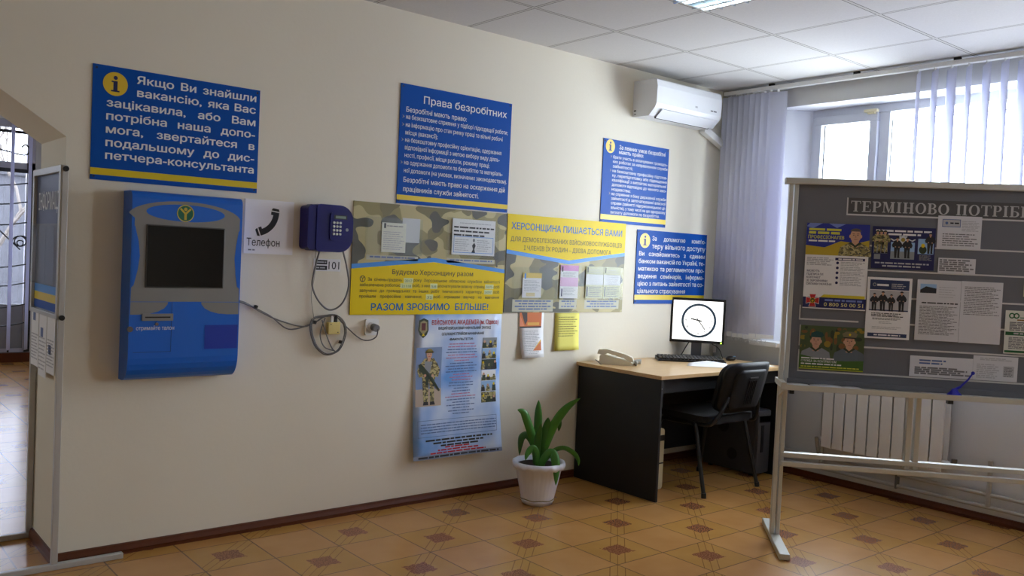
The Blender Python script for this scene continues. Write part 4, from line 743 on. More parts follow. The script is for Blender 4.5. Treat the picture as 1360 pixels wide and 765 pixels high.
def p2(b, x0, x1, z0, z1, y):
    wd, h = x1-x0, z1-z0; X = lambda a: x0+a*wd; Z = lambda a: z0+a*h
    b.greek(X(.05), X(.95), Z(.88), .009, y, PAPER, 1); b.greek(X(.25), X(.78), Z(.80), .009, y, PAPER, 2)
    b.q(X(.03), X(.25), Z(.36), Z(.74), y, GREYP); b.q(X(.30), X(.68), Z(.24), Z(.64), y, SKY); b.q(X(.30), X(.68), Z(.24), Z(.42), y-.0002, GREYP); b.q(X(.73), X(.98), Z(.38), Z(.74), y, SKY)
    for a in (.08, .14, .20): figure(b, X(a), Z(.37), .115, y-.0004, vest=CAMOP, gun=False)
    for a in (.40, .56): figure(b, X(a), Z(.27), .105, y-.0004, uni=INKD, hat=INKD, vest=INKD, gun=False)
    figure(b, X(.92), Z(.40), .105, y-.0004, uni=INKD, hat=INKD, vest=INKD, gun=False); b.ell(X(.81), Z(.48), .018, .020, y-.0004, DKGREEN, 16); b.ell(X(.81), Z(.58), .009, .010, y-.0006, YEL, 14)
    cx, cz = X(.49), Z(.70); st = []
    for i in range(16): r = .027 if i % 2 == 0 else .019; st.append((cx+r*cos(i*22.5), cz+r*sin(i*22.5)))
    b.poly(st, y-.0004, M('printed_silver', (206, 212, 220), .45)); b.ell(cx, cz, .010, .010, y-.0007, M('printed_dull_gold', (160, 140, 60), .45), 14)
    for s_ in (-1, 1): b.poly([(cx+s_*.025, cz), (cx+s_*.045, cz-.008), (cx+s_*.06, cz+.002), (cx+s_*.055, cz+.005), (cx+s_*.042, cz-.002), (cx+s_*.025, cz+.006)][::s_], y-.0004, MATS['printed_silver'])
    b.greek(X(.06), X(.92), Z(.12), .007, y, INKL, 7); b.greek(X(.18), X(.80), Z(.05), .007, y, INKL, 8); lines(b, X(.76), X(.96), Z(.23), Z(.36), y, 5, INK, 9, .004); b.q(X(.04), X(.14), Z(.22), Z(.34), y, GREYP)
sheet('poster', 'navy poster with three small photos under the title of the grey board', 'poster', .402, .698, 1.406, 1.615, YB, NAVY, BRD, p2)
def p3(b, x0, x1, z0, z1, y):
    wd, h = x1-x0, z1-z0; X = lambda a: x0+a*wd; Z = lambda a: z0+a*h; PN = M('printed_police_navy', (38, 52, 96), .45)
    b.q(X(.06), X(.94), Z(.80), Z(.96), y, PN); b.ell(X(.16), Z(.88), .009, .009, y-.0003, GREYP, 16); b.ell(X(.16), Z(.88), .005, .005, y-.0005, PN, 12); b.greek(X(.22), X(.48), Z(.86), .010, y-.0003, PAPER, 2); lines(b, X(.54), X(.88), Z(.83), Z(.92), y-.0003, 3, INKL, 3, .004)
    b.q(X(.06), X(.94), Z(.47), Z(.79), y, INKL); b.q(X(.06), X(.94), Z(.455), Z(.475), y-.0002, PN)
    for a, s_ in ((.17, .085), (.36, .095), (.55, .082), (.78, .098)): figure(b, X(a), Z(.455), s_*1.05, y-.0004, uni=INKD, hat=INKD, vest=INKD, gun=False)
    lines(b, X(.12), X(.9), Z(.36), Z(.43), y, 3, INKD, 4, .004); lines(b, X(.15), X(.8), Z(.31), Z(.345), y, 2, INK, 5, .003); lines(b, X(.3), X(.6), Z(.25), Z(.30), y, 2, INKL, 6, .003); lines(b, X(.15), X(.85), Z(.16), Z(.21), y, 2, INKL, 7, .003); b.q(X(.06), X(.94), Z(.03), Z(.09), y, PN); b.greek(X(.2), X(.8), Z(.05), .006, y-.0003, PAPER, 8)
sheet('poster', 'white poster with four officers in black uniforms in the middle of the grey board', 'poster', .391, .602, 1.057, 1.362, YB-.003, fr=BRD, draw=p3)
def p4(b, x0, x1, z0, z1, y):
    wd, h = x1-x0, z1-z0; X = lambda a: x0+a*wd; Z = lambda a: z0+a*h; R = random.Random(9); ms = [DKGREEN, M('printed_autumn_gold', (150, 126, 40), .5), M('printed_forest', (72, 88, 52), .5), M('printed_rust', (126, 84, 44), .5)]
    b.q(x0, x1, Z(.22), z1, y, MATS['printed_forest'])
    for i in range(46): a, c = R.uniform(.04, .96), R.uniform(.48, .96); b.ell(X(a), Z(c), R.uniform(.006, .018), R.uniform(.010, .026) if c < .85 else .008, y-.0002-.00001*i, ms[i % 4], 9)
    bust(b, X(.25), Z(.22), .145, y-.0008, GREYP, M('printed_teal_beret', (20, 70, 72), .5)); bust(b, X(.77), Z(.22), .15, y-.0008, M('printed_slate_shirt', (92, 104, 116), .5), M('printed_khaki_cap', (120, 112, 82), .5), True)
    b.poly([(x0, z0), (x1, z0), (x1, Z(.25)), (X(.5), Z(.20)), (x0, Z(.33))], y-.004, GREENP); b.text('СЛУЖБА ЗА КОНТРАКТОМ', X(.03), X(.58), Z(.165), .0115, y-.0044, PAPER, .012); b.greek(X(.03), X(.55), Z(.24), .006, y-.0044, PAPER, 2); b.greek(X(.03), X(.66), Z(.11), .006, y-.0044, PAPER, 3); b.q(X(.0), X(1), z0, Z(.025), y-.0044, M('printed_lime_edge', (170, 176, 40), .5)); b.greek(X(.03), X(.95), Z(.05), .005, y-.0044, M('printed_lime', (214, 214, 70), .45), 4)
sheet('poster', 'green poster with two uniformed busts, bottom left of the grey board', 'poster', .083, .393, .884, 1.104, YB, GREENP, BRD, p4)
def dd(seed, n=14, kind=0):
    def f(b, x0, x1, z0, z1, y):
        wd, h = x1-x0, z1-z0; X = lambda a: x0+a*wd; Z = lambda a: z0+a*h
        if kind == 1:
            b.q(X(.10), X(.52), Z(.66), Z(.90), y, NBLUE); b.q(X(.115), X(.505), Z(.68), Z(.88), y-.0002, INKL); b.ell(X(.2), Z(.78), .007, .007, y-.0004, NBLUE, 12); b.greek(X(.28), X(.48), Z(.76), .007, y-.0004, INKD, 1); lines(b, X(.55), X(.96), Z(.55), Z(.88), y, 7, INKL, seed, .004); lines(b, X(.12), X(.95), Z(.10), Z(.50), y, 6, INK, seed+1, .005)
        elif kind == 2:
            b.q(X(.07), X(.44), Z(.78), Z(.93), y, SKY); b.poly([(X(.07), Z(.78)), (X(.44), Z(.78)), (X(.44), Z(.86)), (X(.2), Z(.89)), (X(.07), Z(.83))], y-.0002, INKD); lines(b, X(.5), X(.9), Z(.72), Z(.92), y, 5, INKL, seed, .003); lines(b, X(.12), X(.95), Z(.61), Z(.66), y, 1, INKD, seed, .006); lines(b, X(.08), X(.95), Z(.10), Z(.58), y, 20, INK, seed, .0035)
        elif kind == 3:
            lines(b, X(.15), X(.60), Z(.62), Z(.90), y, 2, NBLUE, seed, .008); lines(b, X(.08), X(.97), Z(.12), Z(.5), y, 4, INK, seed+1, .008)
        elif kind == 4:
            lines(b, X(.15), X(.9), Z(.82), Z(.94), y, 2, INKL, seed, .005); lines(b, X(.08), X(.6), Z(.10), Z(.7), y, 8, INKL, seed, .005); b.q(X(.68), X(.92), Z(.18), Z(.62), y, INKL); lines(b, X(.7), X(.9), Z(.2), Z(.6), y-.0002, 6, INK, seed+3, .004)
        elif kind == 5:
            lines(b, X(.03), X(.95), Z(.15), Z(.95), y, 6, INK, seed, .007)
        else: lines(b, X(.08), X(.94), Z(.46), Z(.93), y, 17, INK, seed, .0035)
    return f
GP_ = M('dim_paper', (214, 214, 220), .7)
sheet('printed_sheet', 'white printed letter with boxed heading, highest sheet under the board title', 'sheet', .705, .908, 1.517, 1.679, YB, GP_, BRD, dd(3, kind=1))
sheet('printed_sheet', 'short printed slip right of the navy poster, below the boxed letter', 'sheet', .718, .891, 1.396, 1.472, YB, GP_, BRD, dd(4, kind=5))
sheet('printed_sheet', 'printed page with a small building photo beside the officers poster', 'sheet', .626, .830, 1.061, 1.361, YB-.004, GP_, BRD, dd(5, kind=2))
sheet('printed_sheet', 'printed page with empty lower half, right of the page with building photo', 'sheet', .833, 1.024, 1.059, 1.362, YB, GP_, BRD, dd(6))
sheet('printed_sheet', 'wide printed sheet behind the blue pen along the lower pocket', 'sheet', .614, .908, .880, .982, YB, GP_, BRD, dd(7, kind=3))
sheet('printed_sheet', 'printed table sheet at the lower right of the grey board', 'sheet', .909, 1.114, .880, 1.001, YB, GP_, BRD, dd(8, kind=4))
def p6(b, x0, x1, z0, z1, y):
    wd, h = x1-x0, z1-z0; X = lambda a: x0+a*wd; Z = lambda a: z0+a*h; GN = M('printed_bank_green', (24, 96, 52), .45)
    for a in (.14, .24): b.ring(X(a), Z(.88), .008, .014, y, GN, 20)
    b.q(X(.32), X(.95), Z(.83), Z(.85), y, GN); b.q(X(.26), X(.95), Z(.77), Z(.80), y, M('printed_brown_gold', (150, 108, 40), .45)); lines(b, X(.10), X(.8), Z(.54), Z(.75), y, 6, INK, 3, .005); b.q(X(.02), X(.98), Z(.43), Z(.51), y, GN); b.greek(X(.2), X(.9), Z(.455), .008, y-.0003, INKL, 4); lines(b, X(.10), X(.8), Z(.12), Z(.40), y, 9, INK, 5, .004); b.q(X(.02), X(.98), Z(.03), Z(.08), y, GN)
sheet('leaflet', 'white leaflet with green bands at the right edge of the board', 'leaflet', 1.042, 1.25, 1.018, 1.23, YB-.003, M('leaflet_paper', (218, 220, 212), .7), BRD, p6)
sheet('leaflet', 'pale yellow leaflet edge above the green-banded leaflet', 'leaflet', 1.118, 1.25, 1.30, 1.40, YB, M('pale_yellow_paper', (220, 218, 160), .7), BRD, dd(12, kind=5))
# things on the shelf
def flat(name, label, cat, cx, cy, wd, dp, rz, mat, band, z=.804, tilt=0):
    g = thing(name, label, cat, (cx, cy, z), BRD); b = MB(); R_ = Matrix.Rotation(rz, 3, 'Z')
    def P(x, y, dz): v = R_@Vector((x*wd/2, y*dp/2, 0)); return (cx+v.x, cy+v.y, z+dz)
    n = 6; vs = []
    for i in range(n+1):
        for j in (-1, 1): k = -1+2*i/n; vs.append(P(k, j, .0015+tilt*max(0, j)*(1-k*k)))
    b.add(vs, [(2*i, 2*i+2, 2*i+3, 2*i+1) for i in range(n)], mat, True); b.build('page', g, solid=.001)
    if band: b = MB(); b.add([P(-1, -1, .0026), P(1, -1, .0026), P(1, -.6, .0026), P(-1, -.6, .0026)], [(0, 1, 2, 3)], band); b.build('band', g)
    return g
VIO = M('printed_violet', (150, 116, 166), .5)
flat('brochure', 'violet-edged brochure lying at the left end of the board shelf', 'brochure', .075, -.075, .12, .10, .1, PAPER, VIO, tilt=.004); flat('brochure', 'widest violet-edged brochure, second from the left end of the board shelf', 'brochure', .215, -.075, .16, .12, -.12, PAPER, VIO, tilt=.006); flat('brochure', 'violet-edged brochure, third from the left end of the board shelf', 'brochure', .34, -.08, .10, .11, .15, PAPER, VIO, tilt=.004)
flat('paper_slip', 'blank white paper slip lying on the shelf beside the blue pen', 'paper', .735, -.08, .16, .09, .05, PAPER, None)
g = thing('desk_pen', 'blue pen leaning up from a round blue holder on the shelf', 'pen', (.81, -.075, .803), BRD); PBL = M('pen_blue', (28, 30, 176), .3)
b = MB(); b.lathe([(.001, 0), (.034, 0), (.034, .006), (.026, .014), (.018, .022), (.012, .034), (.001, .036)], (.81, -.075, .803), PBL, 20); b.build('holder', g)
b = MB(); b.tube([(.80, -.075, .826), (.835, -.075, .848), (.868, -.075, .884), (.885, -.075, .912)], [.008, .006, .0045, .004], PBL, 8); b.sphere((.889, -.075, .918), .009, PBL); b.build('pen', g)
# ================================================================== LEFT STAND IN THE DOORWAY
g = thing('display_stand', 'narrow aluminium display stand in the doorway at the left edge', 'stand', (-.28, 0, 0), STD)
SALU = M('stand_aluminium', (192, 192, 190), .35, metal=.2)
for x in (.062, -.43):
    b = MB(); b.box(x-.012, x+.012, -.012, .012, .025, 1.665, SALU); b.build('post', g, bevel=.002); b = MB(); b.box(x-.014, x+.014, -.30, .27 if x > 0 else .06, 0, .025, SALU); b.build('foot', g, bevel=.003)
b = MB(); b.box(-.44, .07, -.018, .008, 1.640, 1.668, SALU); b.box(-.44, .07, -.018, .008, 1.036, 1.056, SALU); b.box(-.44, -.415, -.018, .008, 1.05, 1.645, SALU); b.box(.042, .07, -.018, .008, 1.05, 1.645, SALU); b.build('frame', g, bevel=.002)
b = MB(); b.box(-.42, .05, -.004, .0, 1.05, 1.645, M('stand_panel_grey', (92, 92, 94), .3)); b.build('panel', g); b = MB(); b.q(-.415, .042, 1.43, 1.638, -.0046, M('stand_slate_blue', (52, 60, 96), .35)); b.build('title_band', g); b = MB(); b.q(-.415, .042, 1.06, 1.095, -.0046, BLUE); b.q(-.415, .042, 1.095, 1.13, -.0048, YEL); b.q(-.415, .042, 1.13, 1.165, -.0046, LBLUE); b.build('colour_bands', g)
b = MB(); b.text('ІНФОРМАЦІЯ', -.37, .035, 1.49, .075, -.0052, PAPER, .012); b.build('lettering', g)
for i in range(3): b = MB(); b.box(-.405+.15*i, -.265+.15*i, -.03, -.028, 1.17, 1.42, ACRYL); b.box(-.405+.15*i, -.265+.15*i, -.03, -.004, 1.17, 1.173, ACRYL); b.build('pocket', g)
b = MB()
for z in (1.652, 1.045): b.cyl((.07, 0, z), (.085, 0, z), .011, BLACK, 14)
b.build('screw_knob', g)
for i, (x, l) in enumerate(((-.34, 'leaflet hanging from the doorway stand, leftmost of its three'), (-.19, 'leaflet hanging from the doorway stand, middle one of its three'), (-.04, 'leaflet hanging from the doorway stand, nearest the white jamb edge'))):
    gg = thing('leaflet', l, 'leaflet', (x, -.012, .78), STD); m = MB(); z0 = .80-.03*(i % 2); m.box(x-.07, x+.07, -.013, -.012, z0, 1.04, PAPER); m.build('page', gg); m = MB(); m.q(x-.04, x+.01, 1.0-.06*i, 1.03-.06*i+.01, -.0134, NBLUE); lines(m, x-.065, x+.065, z0+.03, .95, -.0134, 9, INKL, 30+i, .006); m.build('print', gg)
# ================================================================== DESK
DT = .735; g = thing('desk', 'black desk with a light beech top in the corner below the window', 'desk', (-.76, -.35, 0)); DB = M('black_laminate', (18, 18, 21), .5, bump=.1, bscale=200)
mwood = bpy.data.materials.new('beech_laminate'); mwood.use_nodes = True; N = NB(mwood.node_tree); tc = mwood.node_tree.nodes.new('ShaderNodeTexCoord'); mp = mwood.node_tree.nodes.new('ShaderNodeMapping'); mp.inputs['Scale'].default_value = (1.5, 22, 22); mwood.node_tree.links.new(tc.outputs['Object'], mp.inputs[0])
mwood.node_tree.links.new(N.mix(N.noise(mp.outputs[0], 3, 4), lin((196, 158, 108)), lin((222, 188, 138))), mwood.node_tree.nodes['Principled BSDF'].inputs['Base Color']); mwood.node_tree.nodes['Principled BSDF'].inputs['Roughness'].default_value = .28
b = MB(); b.box(-1.395, -.125, -.705, -.002, DT-.022, DT, mwood); b.build('top', g, bevel=.002)
for x in (-1.388, -.155): b = MB(); b.box(x, x+.018, -.70, -.018, 0, DT-.022, DB); b.build('side_panel', g, bevel=.0015)
b = MB(); b.box(-1.37, -.155, -.66, -.644, DT-.11, DT-.022, DB); b.build('apron', g); b = MB(); b.box(-.86, -.155, -.12, -.104, .12, DT-.022, DB); b.build('modesty_panel', g)
b = MB(); b.cyl((-1.3795, -.701, .66), (-1.3795, -.699, .66), .004, M('screw_metal', (120, 118, 116), .4, metal=.8), 8); b.build('screw', g)
# desk telephone
PH = M('phone_cream', (226, 222, 206), .4); FP = Frame(-1.20, -.165, math.radians(38)); g = thing('desk_telephone', 'cream corded telephone on the left end of the desk', 'telephone', (0, 0, DT), FP)
b = MB(); b.prismx([(.10, DT), (.10, DT+.055), (.07, DT+.06), (-.10, DT+.022), (-.11, DT+.015), (-.11, DT)], -.09, .09, PH); b.build('base', g, bevel=.006)
b = MB(); b.prismx([(.115, DT+.062), (.11, DT+.088), (.06, DT+.096), (-.06, DT+.070), (-.105, DT+.052), (-.112, DT+.026), (-.07, DT+.030), (-.05, DT+.046), (.05, DT+.070), (.075, DT+.058)], -.085, -.035, PH); b.build('handset', g, bevel=.008)
for r_ in range(4):
    for c_ in range(3): k = MB(); yb = .03-.03*r_; k.obox((-.005+.028*c_, yb, DT+.0535+(yb-.07)*.2235+.003), ((1, 0, 0), (0, 1, .2235), (0, -.2235, 1)), (.009, .009, .004), M('phone_key', (190, 188, 180), .5)); k.build('key', g)
b = MB(); pts = [(-.06+.12*t+.014*math.cos(t*110), -.135+.02*math.sin(t*4)+.0, DT+.016+.014*math.sin(t*110)) for t in [i/160 for i in range(161)]]; b.tube(pts, .0028, M('phone_cord', (176, 176, 172), .5), 5); b.build('cord', g)
b = MB(); b.tube(spline([(-.08, .10, DT+.01), (-.13, .12, DT+.03), (-.15, .08, DT+.004)], 6), .002, CABLE, 5); b.build('lead', g)
# monitor facing the room
FM = Frame(-.37, -.135, math.radians(-52)); g = thing('monitor', 'black computer monitor showing a round clock on white', 'monitor', (0, 0, DT), FM); MZ0, MZ1, MW = .842, 1.152, .186
b = MB(); b.box(-MW, MW, -.02, .03, MZ0, MZ1, BLACK); b.prism(rrect(-.12, .12, MZ0+.05, MZ1-.06, .02), .03, .06, BLACK); b.build('housing', g, bevel=.004)
SCR = M('lit_screen', (250, 250, 248), .3, emit=.5); b = MB(); b.q(-MW+.017, MW-.017, MZ0+.020, MZ1-.017, -.0206, SCR); b.build('screen', g); cx, cz = .008, .998
b = MB(); y = -.0212; b.ring(cx, cz, .103, .119, y, M('clock_rim', (60, 84, 106), .4, emit=.04), 48); DG = M('clock_ink', (60, 62, 66), .5, emit=.02); LG_ = M('clock_numeral', (120, 122, 126), .6, emit=.03)
for i in range(1, 13): a = 90-30*i; b.text(str(i), cx+.088*cos(a)-.008, cx+.088*cos(a)+.008, cz+.088*sin(a)-.008, .017, y, LG_, .03, align='center')
b.line((cx+.02, cz-.003), (cx-.055, cz+.012), .009, y-.0004, DG); b.line((cx-.015, cz+.018), (cx+.045, cz-.062), .006, y-.0004, DG); b.ell(cx, cz, .006, .006, y-.0007, DG, 14); b.build('clock_face', g)
b = MB(); b.box(-.035, .035, .0, .03, DT+.012, MZ0+.03, M('stand_grey', (92, 94, 100), .35, metal=.3)); b.build('neck', g, bevel=.003); b = MB(); b.prismz(rrect(-.11, .11, -.075, .10, .03), DT+.001, DT+.014, BLACK); b.build('base', g, bevel=.003); b = MB(); b.cyl((MW-.02, -.022, MZ0+.008), (MW-.02, -.0195, MZ0+.008), .005, M('green_led', (150, 235, 60), .4, emit=2), 10); b.build('power_light', g)
b = MB(); b.tube(spline([(-.04, .035, MZ0+.02), (-.075, .0, MZ0-.04), (-.11, -.02, DT+.006), (-.16, -.02, DT+.004)], 6), .004, BCABLE, 6); b.tube(spline([(.07, .035, MZ0+.01), (.15, .03, MZ0-.03), (.185, .02, DT+.005)], 6), .003, BCABLE, 6); b.build('lead', g)
FK = Frame(-.575, -.25, math.radians(-40)); g = thing('keyboard', 'black computer keyboard in front of the monitor', 'keyboard', (0, 0, DT), FK)
b = MB(); b.prismx([(-.075, DT), (-.075, DT+.012), (.07, DT+.026), (.075, DT+.02), (.075, DT)], -.225, .225, BLACK); b.build('case', g, bevel=.003); b = MB(); KK = M('keycap', (30, 30, 33), .5)
for r_ in range(5):
    for c_ in range(18): yk = -.055+.025*r_; b.obox((-.206+.0242*c_, yk, DT+.0175+(yk+.075)*.0966), ((1, 0, 0), (0, 1, .0966), (0, -.0966, 1)), (.0095, .0095, .005), KK)
b.build('keycaps', g); b = MB(); b.tube(spline([(-.10, .075, DT+.01), (-.06, .12, DT+.02), (.02, .14, DT+.004)], 6), .002, BCABLE, 5); b.build('lead', g)
def desk_paper(label, pts, z, lift):
    g = thing('paper_sheet', label, 'paper', (*pts[0], z)); b = MB(); n = 8; A, B, C_, D = [Vector(p) for p in pts]; vs = []
    for i in range(n+1):
        for j in range(n+1): u, v = i/n, j/n; p = (A*(1-u)+B*u)*(1-v)+(D*(1-u)+C_*u)*v; vs.append((p.x, p.y, z+lift*max(0, v-.4)**2*max(0, 1-abs(u-.5)*1.6)))
    b.add(vs, [(i*(n+1)+j, (i+1)*(n+1)+j, (i+1)*(n+1)+j+1, i*(n+1)+j+1) for i in range(n) for j in range(n)], PAPER, True); b.build('page', g, solid=.0008)
desk_paper('white paper with a raised edge lying in front of the keyboard', [(-.82, -.42), (-.62, -.62), (-.46, -.46), (-.70, -.34)], DT+.001, .055)
g = thing('computer_mouse', 'small black computer mouse right of the keyboard, behind the chair', 'mouse', (-.235, -.33, DT)); b = MB(); b.sphere((-.235, -.33, DT+.014), .03, BLACK, 16, (1.5, .95, .62)); b.build('shell', g); b = MB(); b.sphere((-.225, -.35, DT+.030), .008, M('blue_grey_plastic', (120, 150, 186), .3), 10, (2, 1, .5)); b.build('scroll_wheel', g)
desk_paper('sheet of white paper on the desk behind the chair back', [(-.42, -.66), (-.20, -.66), (-.20, -.52), (-.42, -.52)], DT+.001, 0)
# computers under the desk
g = thing('computer_tower', 'dark grey computer tower on the floor behind the chair legs', 'computer', (-.24, -.42, 0)); TG = M('tower_grey', (62, 62, 66), .45); FT = MB()
FT.box(-.315, -.165, -.62, -.20, .012, .44, TG); FT.build('case', g, bevel=.006); b = MB(); b.box(-.31, -.17, -.632, -.62, .02, .435, M('tower_front', (84, 84, 88), .4)); b.build('front_panel', g, bevel=.004); b = MB(); b.box(-.275, -.245, -.635, -.632, .16, .34, BLACK); b.build('front_vent', g); b = MB(); b.box(-.30, -.18, -.636, -.632, .36, .40, M('drive_grey', (104, 104, 108), .4)); b.build('optical_drive', g)
for (y, z, r_) in ((-.36, .30, .045), (-.44, .12, .04)): b.cyl((-.317, y, z), (-.315, y, z), r_, M('vent_dark', (34, 34, 36), .6), 20)
b.build('side_vent', g)
for y in (-.58, -.25):
    for x in (-.29, -.19): b = MB(); b.box(x-.012, x+.012, y-.012, y+.012, 0, .012, BLACK); b.build('rubber_foot', g)
g = thing('computer_tower', 'cream computer tower half hidden behind the left desk side', 'computer', (-1.25, -.36, 0)); BG = M('beige_case', (204, 194, 156), .5)
b = MB(); b.box(-1.325, -1.155, -.52, -.12, .012, .38, BG); b.build('case', g, bevel=.006); b = MB(); b.prism(rrect(-1.325, -1.150, .015, .385, .02), -.545, -.52, BG); b.build('front_panel', g, bevel=.004); b = MB(); b.box(-1.30, -1.152, -.5465, -.545, .31, .345, BLACK); b.box(-1.25, -1.152, -.547, -.545, .17, .178, BLACK); b.build('drive_slot', g); 
for y in (-.5, -.16):
    for x in (-1.30, -1.18): b = MB(); b.box(x-.012, x+.012, y-.012, y+.012, 0, .012, BLACK); b.build('rubber_foot', g)
g = thing('desk_cables', 'tangle of black cables hanging under the desk against the wall', 'cables', (-1.0, -.06, .1)); b = MB(); R = random.Random(2)
for i in range(6): x = -1.10+.07*i; b.tube(spline([(x, -.03, .70), (x+R.uniform(-.05, .05), -.06, .5), (x+R.uniform(-.08, .1), -.09, .25), (x+R.uniform(0, .2), -.06, .08+.02*i), (x+.25, -.05, .2)], 6), .004, BCABLE, 6)
b.build('lead', g)
# ================================================================== CHAIR
FC = Frame(-.785, -.60, math.radians(0)); g = thing('office_chair', 'black visitor chair with plastic back shell drawn up to the desk', 'chair', (0, 0, 0), FC); FAB = M('chair_fabric', (26, 26, 29), .85, bump=.3, bscale=400); SHL = M('chair_shell', (24, 24, 26), .5, spec=.3)
b = MB(); b.prismz(rrect(-.235, .235, -.17, .24, .06), .438, .475, FAB); b.build('seat', g, bevel=.014); b = MB(); b.prismz(rrect(-.22, .22, -.16, .23, .05), .425, .440, SHL); b.build('seat_shell', g, bevel=.004)
def bw(x, y, z): t = (z-.48)/.33; return (x+.035, y-.18-.085*t-.055*(1-(x/.23)**2)*1.0+.02, z)
def shell(m, y0, y1, x0, x1, z0, z1, r, mat):
    P = rrect(x0, x1, z0, z1, r, 6); cx, cz = (x0+x1)/2, (z0+z1)/2; n = len(P); K = 6; vs = []
    for y in (y0, y1):
        for k in range(1, K+1): vs += [(cx+(x-cx)*k/K, y, cz+(z-cz)*k/K) for x, z in P]
    ring = lambda L, k: L*K*n+(k-1)*n; fs = []
    for L in (0, 1):
        fs.append([ring(L, 1)+i for i in range(n)] if L == 0 else [ring(L, 1)+n-1-i for i in range(n)])
        for k in range(1, K):
            for i in range(n): a, c = ring(L, k), ring(L, k+1); q_ = (a+i, c+i, c+(i+1) % n, a+(i+1) % n); fs.append(q_ if L == 0 else q_[::-1])
    for i in range(n): fs.append((ring(0, K)+i, ring(1, K)+i, ring(1, K)+(i+1) % n, ring(0, K)+(i+1) % n))
    return m.add(vs, fs, mat, True)
b = MB(bw); shell(b, .028, .062, -.205, .205, .502, .80, .07, FAB); b.build('backrest', g); b = MB(bw); shell(b, 0, .028, -.212, .212, .495, .808, .075, SHL); b.build('back_shell', g)
b = MB(bw); shell(b, -.008, .0, -.155, .155, .515, .765, .05, SHL); b.build('back_inset', g); b = MB(bw)
for i in range(5): b.box(-.035+.0175*i-.003, -.035+.0175*i+.003, -.012, -.007, .55, .70, BLACK)
b.box(-.04, .04, -.013, -.007, .712, .720, M('shell_highlight_slot', (70, 70, 72), .3)); b.build('vent_slots', g)
for s_ in (-1, 1):
    b = MB(); b.tube(spline([(s_*.268, -.185, .012), (s_*.255, -.13, .22), (s_*.245, -.085, .395), (s_*.238, -.06, .418), (s_*.23, -.02, .425), (s_*.225, .12, .425)], 6), .0125, DKMETAL, 10); lg = b.build('leg', g); k = MB(); k.cyl((s_*.2685, -.186, 0), (s_*.2675, -.183, .03), .0155, BLACK, 12); k.build('foot_cap', lg)
    b = MB(); b.tube(spline([(s_*.262, .27, .012), (s_*.25, .235, .22), (s_*.24, .20, .395), (s_*.236, .165, .418), (s_*.23, .10, .418), (s_*.22, -.13, .425), (s_*.21, -.185, .45), (s_*.18+.02, -.205, .52), (s_*.15+.035, -.215, .60)], 6), .0125, DKMETAL, 10); lg = b.build('leg', g); k = MB(); k.cyl((s_*.2625, .272, 0), (s_*.2615, .268, .03), .0155, BLACK, 12); k.build('foot_cap', lg)
b = MB(); b.cyl((-.23, .05, .418), (.23, .05, .418), .011, DKMETAL); b.cyl((-.23, -.05, .42), (.23, -.05, .42), .011, DKMETAL); b.build('stretcher', g)
# ================================================================== POTTED PLANT
px, py = -1.985, -.345; g = thing('potted_plant', 'green strap-leaved plant in a white fluted pot beside the desk', 'plant', (px, py, 0))
POT = M('pot_white', (226, 230, 244), .4); b = MB()
def flute(j, a, r, z): return (r*(1+.012*cos(a*30)) if 2 <= j <= 4 else r*(1+(.022*cos(a*14) if j in (5, 6, 7) else 0)), z+(.006*cos(a*14) if j in (5, 6) else 0))
b.lathe([(.001, .004), (.086, .004), (.092, .03), (.112, .12), (.130, .205), (.146, .208), (.150, .222), (.146, .240), (.134, .240), (.126, .22), (.118, .19)], (px, py, 0), POT, 84, flute); pot = b.build('pot', g)
b = MB(); b.lathe([(.001, .216), (.06, .222), (.125, .216)], (px, py, 0), M('dark_soil', (42, 32, 26), .95, bump=1, bscale=120), 30); b.build('soil', g)
b = MB(); b.lathe([(.001, 0), (.080, 0), (.094, .022), (.096, .030), (.090, .030)], (px, py, 0), POT, 48); b.build('saucer', g); b = MB(); b.lathe([(.0955, .029), (.0965, .031), (.0945, .034)], (px, py, 0), M('saucer_line', (120, 108, 70), .8), 48, lambda j, a, r, z: (r*1.004, z+.002*math.sin(a/9))); b.build('saucer_line', g)  # thin darker line runs round the saucer rim
imr = Vector((.77, -.64, 0)); imd = Vector((.64, .77, 0)); LEAF = M('leaf_green', (66, 132, 44), .35, var=.22, vscale=14); LEAFD = M('leaf_dark_green', (48, 104, 36), .38, var=.2, vscale=14)
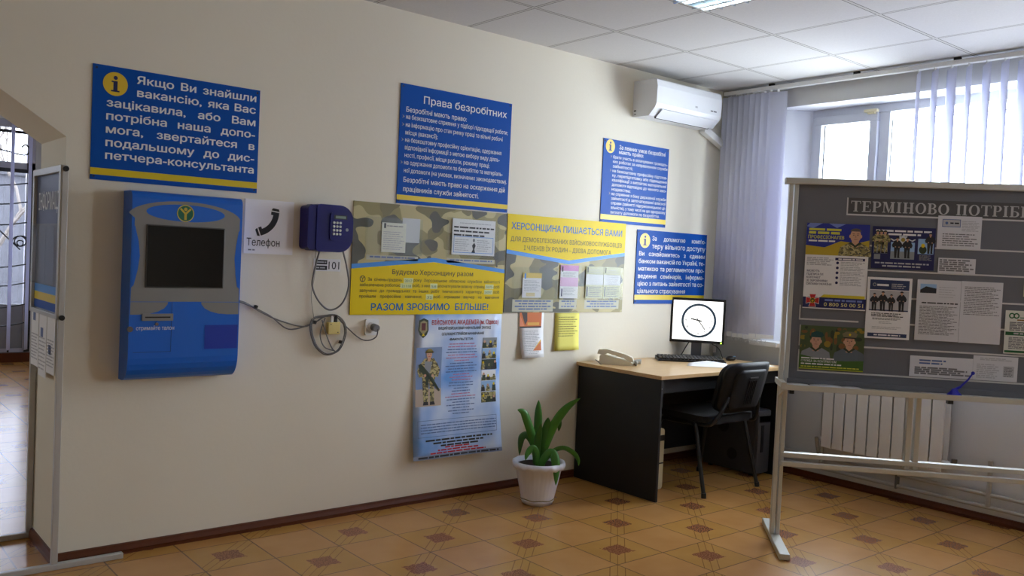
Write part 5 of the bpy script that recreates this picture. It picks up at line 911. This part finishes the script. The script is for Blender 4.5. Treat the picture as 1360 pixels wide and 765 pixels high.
def leaf(pts, w, d0, d1, m=LEAF, twist=0):
    P3 = []; n0 = len(pts)
    for i, (cx, cy) in enumerate(pts): t = i/(n0-1); P3.append(Vector((px, py, .19))+imr*((cx-222)/1066)+Vector((0, 0, (492-cy)/1066))+imd*(d0+(d1-d0)*t))
    C_ = spline(P3, 7); n = len(C_); vs = []
    for i, p in enumerate(C_):
        t = i/(n-1); tg = (C_[min(n-1, i+1)]-C_[max(0, i-1)]).normalized(); ws = w*LW*(.6+.4*min(1, t*3))*max(.02, 1-max(0, (t-.6)/.4)**1.8)
        side = tg.cross(imd); side = side.normalized() if side.length > .1 else imr.copy(); side = Matrix.Rotation(twist, 3, tg)@side; nn = tg.cross(side)
        for k in (-1, -.5, 0, .5, 1): vs.append(p+side*ws/2*k-nn*.18*ws*abs(k))
    m_ = MB(); m_.add(vs, [(5*i+k, 5*i+k+1, 5*i+5+k+1, 5*i+5+k) for i in range(n-1) for k in range(4)], m, True); m_.build('leaf', g, solid=.001)
LW = .84
leaf([(225, 480), (250, 360), (305, 210), (370, 110), (448, 44)], .058, 0, -.04); leaf([(215, 480), (190, 340), (150, 220), (118, 150), (78, 132)], .056, 0, -.03, twist=.3); leaf([(218, 480), (210, 330), (207, 180), (206, 84)], .054, .02, .06)
leaf([(232, 480), (240, 360), (258, 240), (264, 172)], .060, -.01, -.02, LEAFD); leaf([(210, 480), (205, 380), (210, 290), (224, 205)], .05, -.02, -.05, LEAFD); leaf([(205, 480), (190, 360), (150, 292), (112, 305), (103, 360), (104, 420)], .05, .01, .03, LEAFD, .5)
leaf([(215, 480), (205, 390), (180, 350), (150, 380), (138, 418)], .042, -.04, -.09); leaf([(230, 485), (245, 420), (285, 372), (312, 400), (322, 480), (322, 552)], .058, -.05, -.12); leaf([(235, 485), (290, 395), (360, 362), (420, 385), (455, 425), (462, 466)], .040, 0, .02, twist=.5); leaf([(238, 480), (270, 330), (300, 230), (328, 208), (340, 240), (338, 278)], .044, .05, .10, LEAFD)
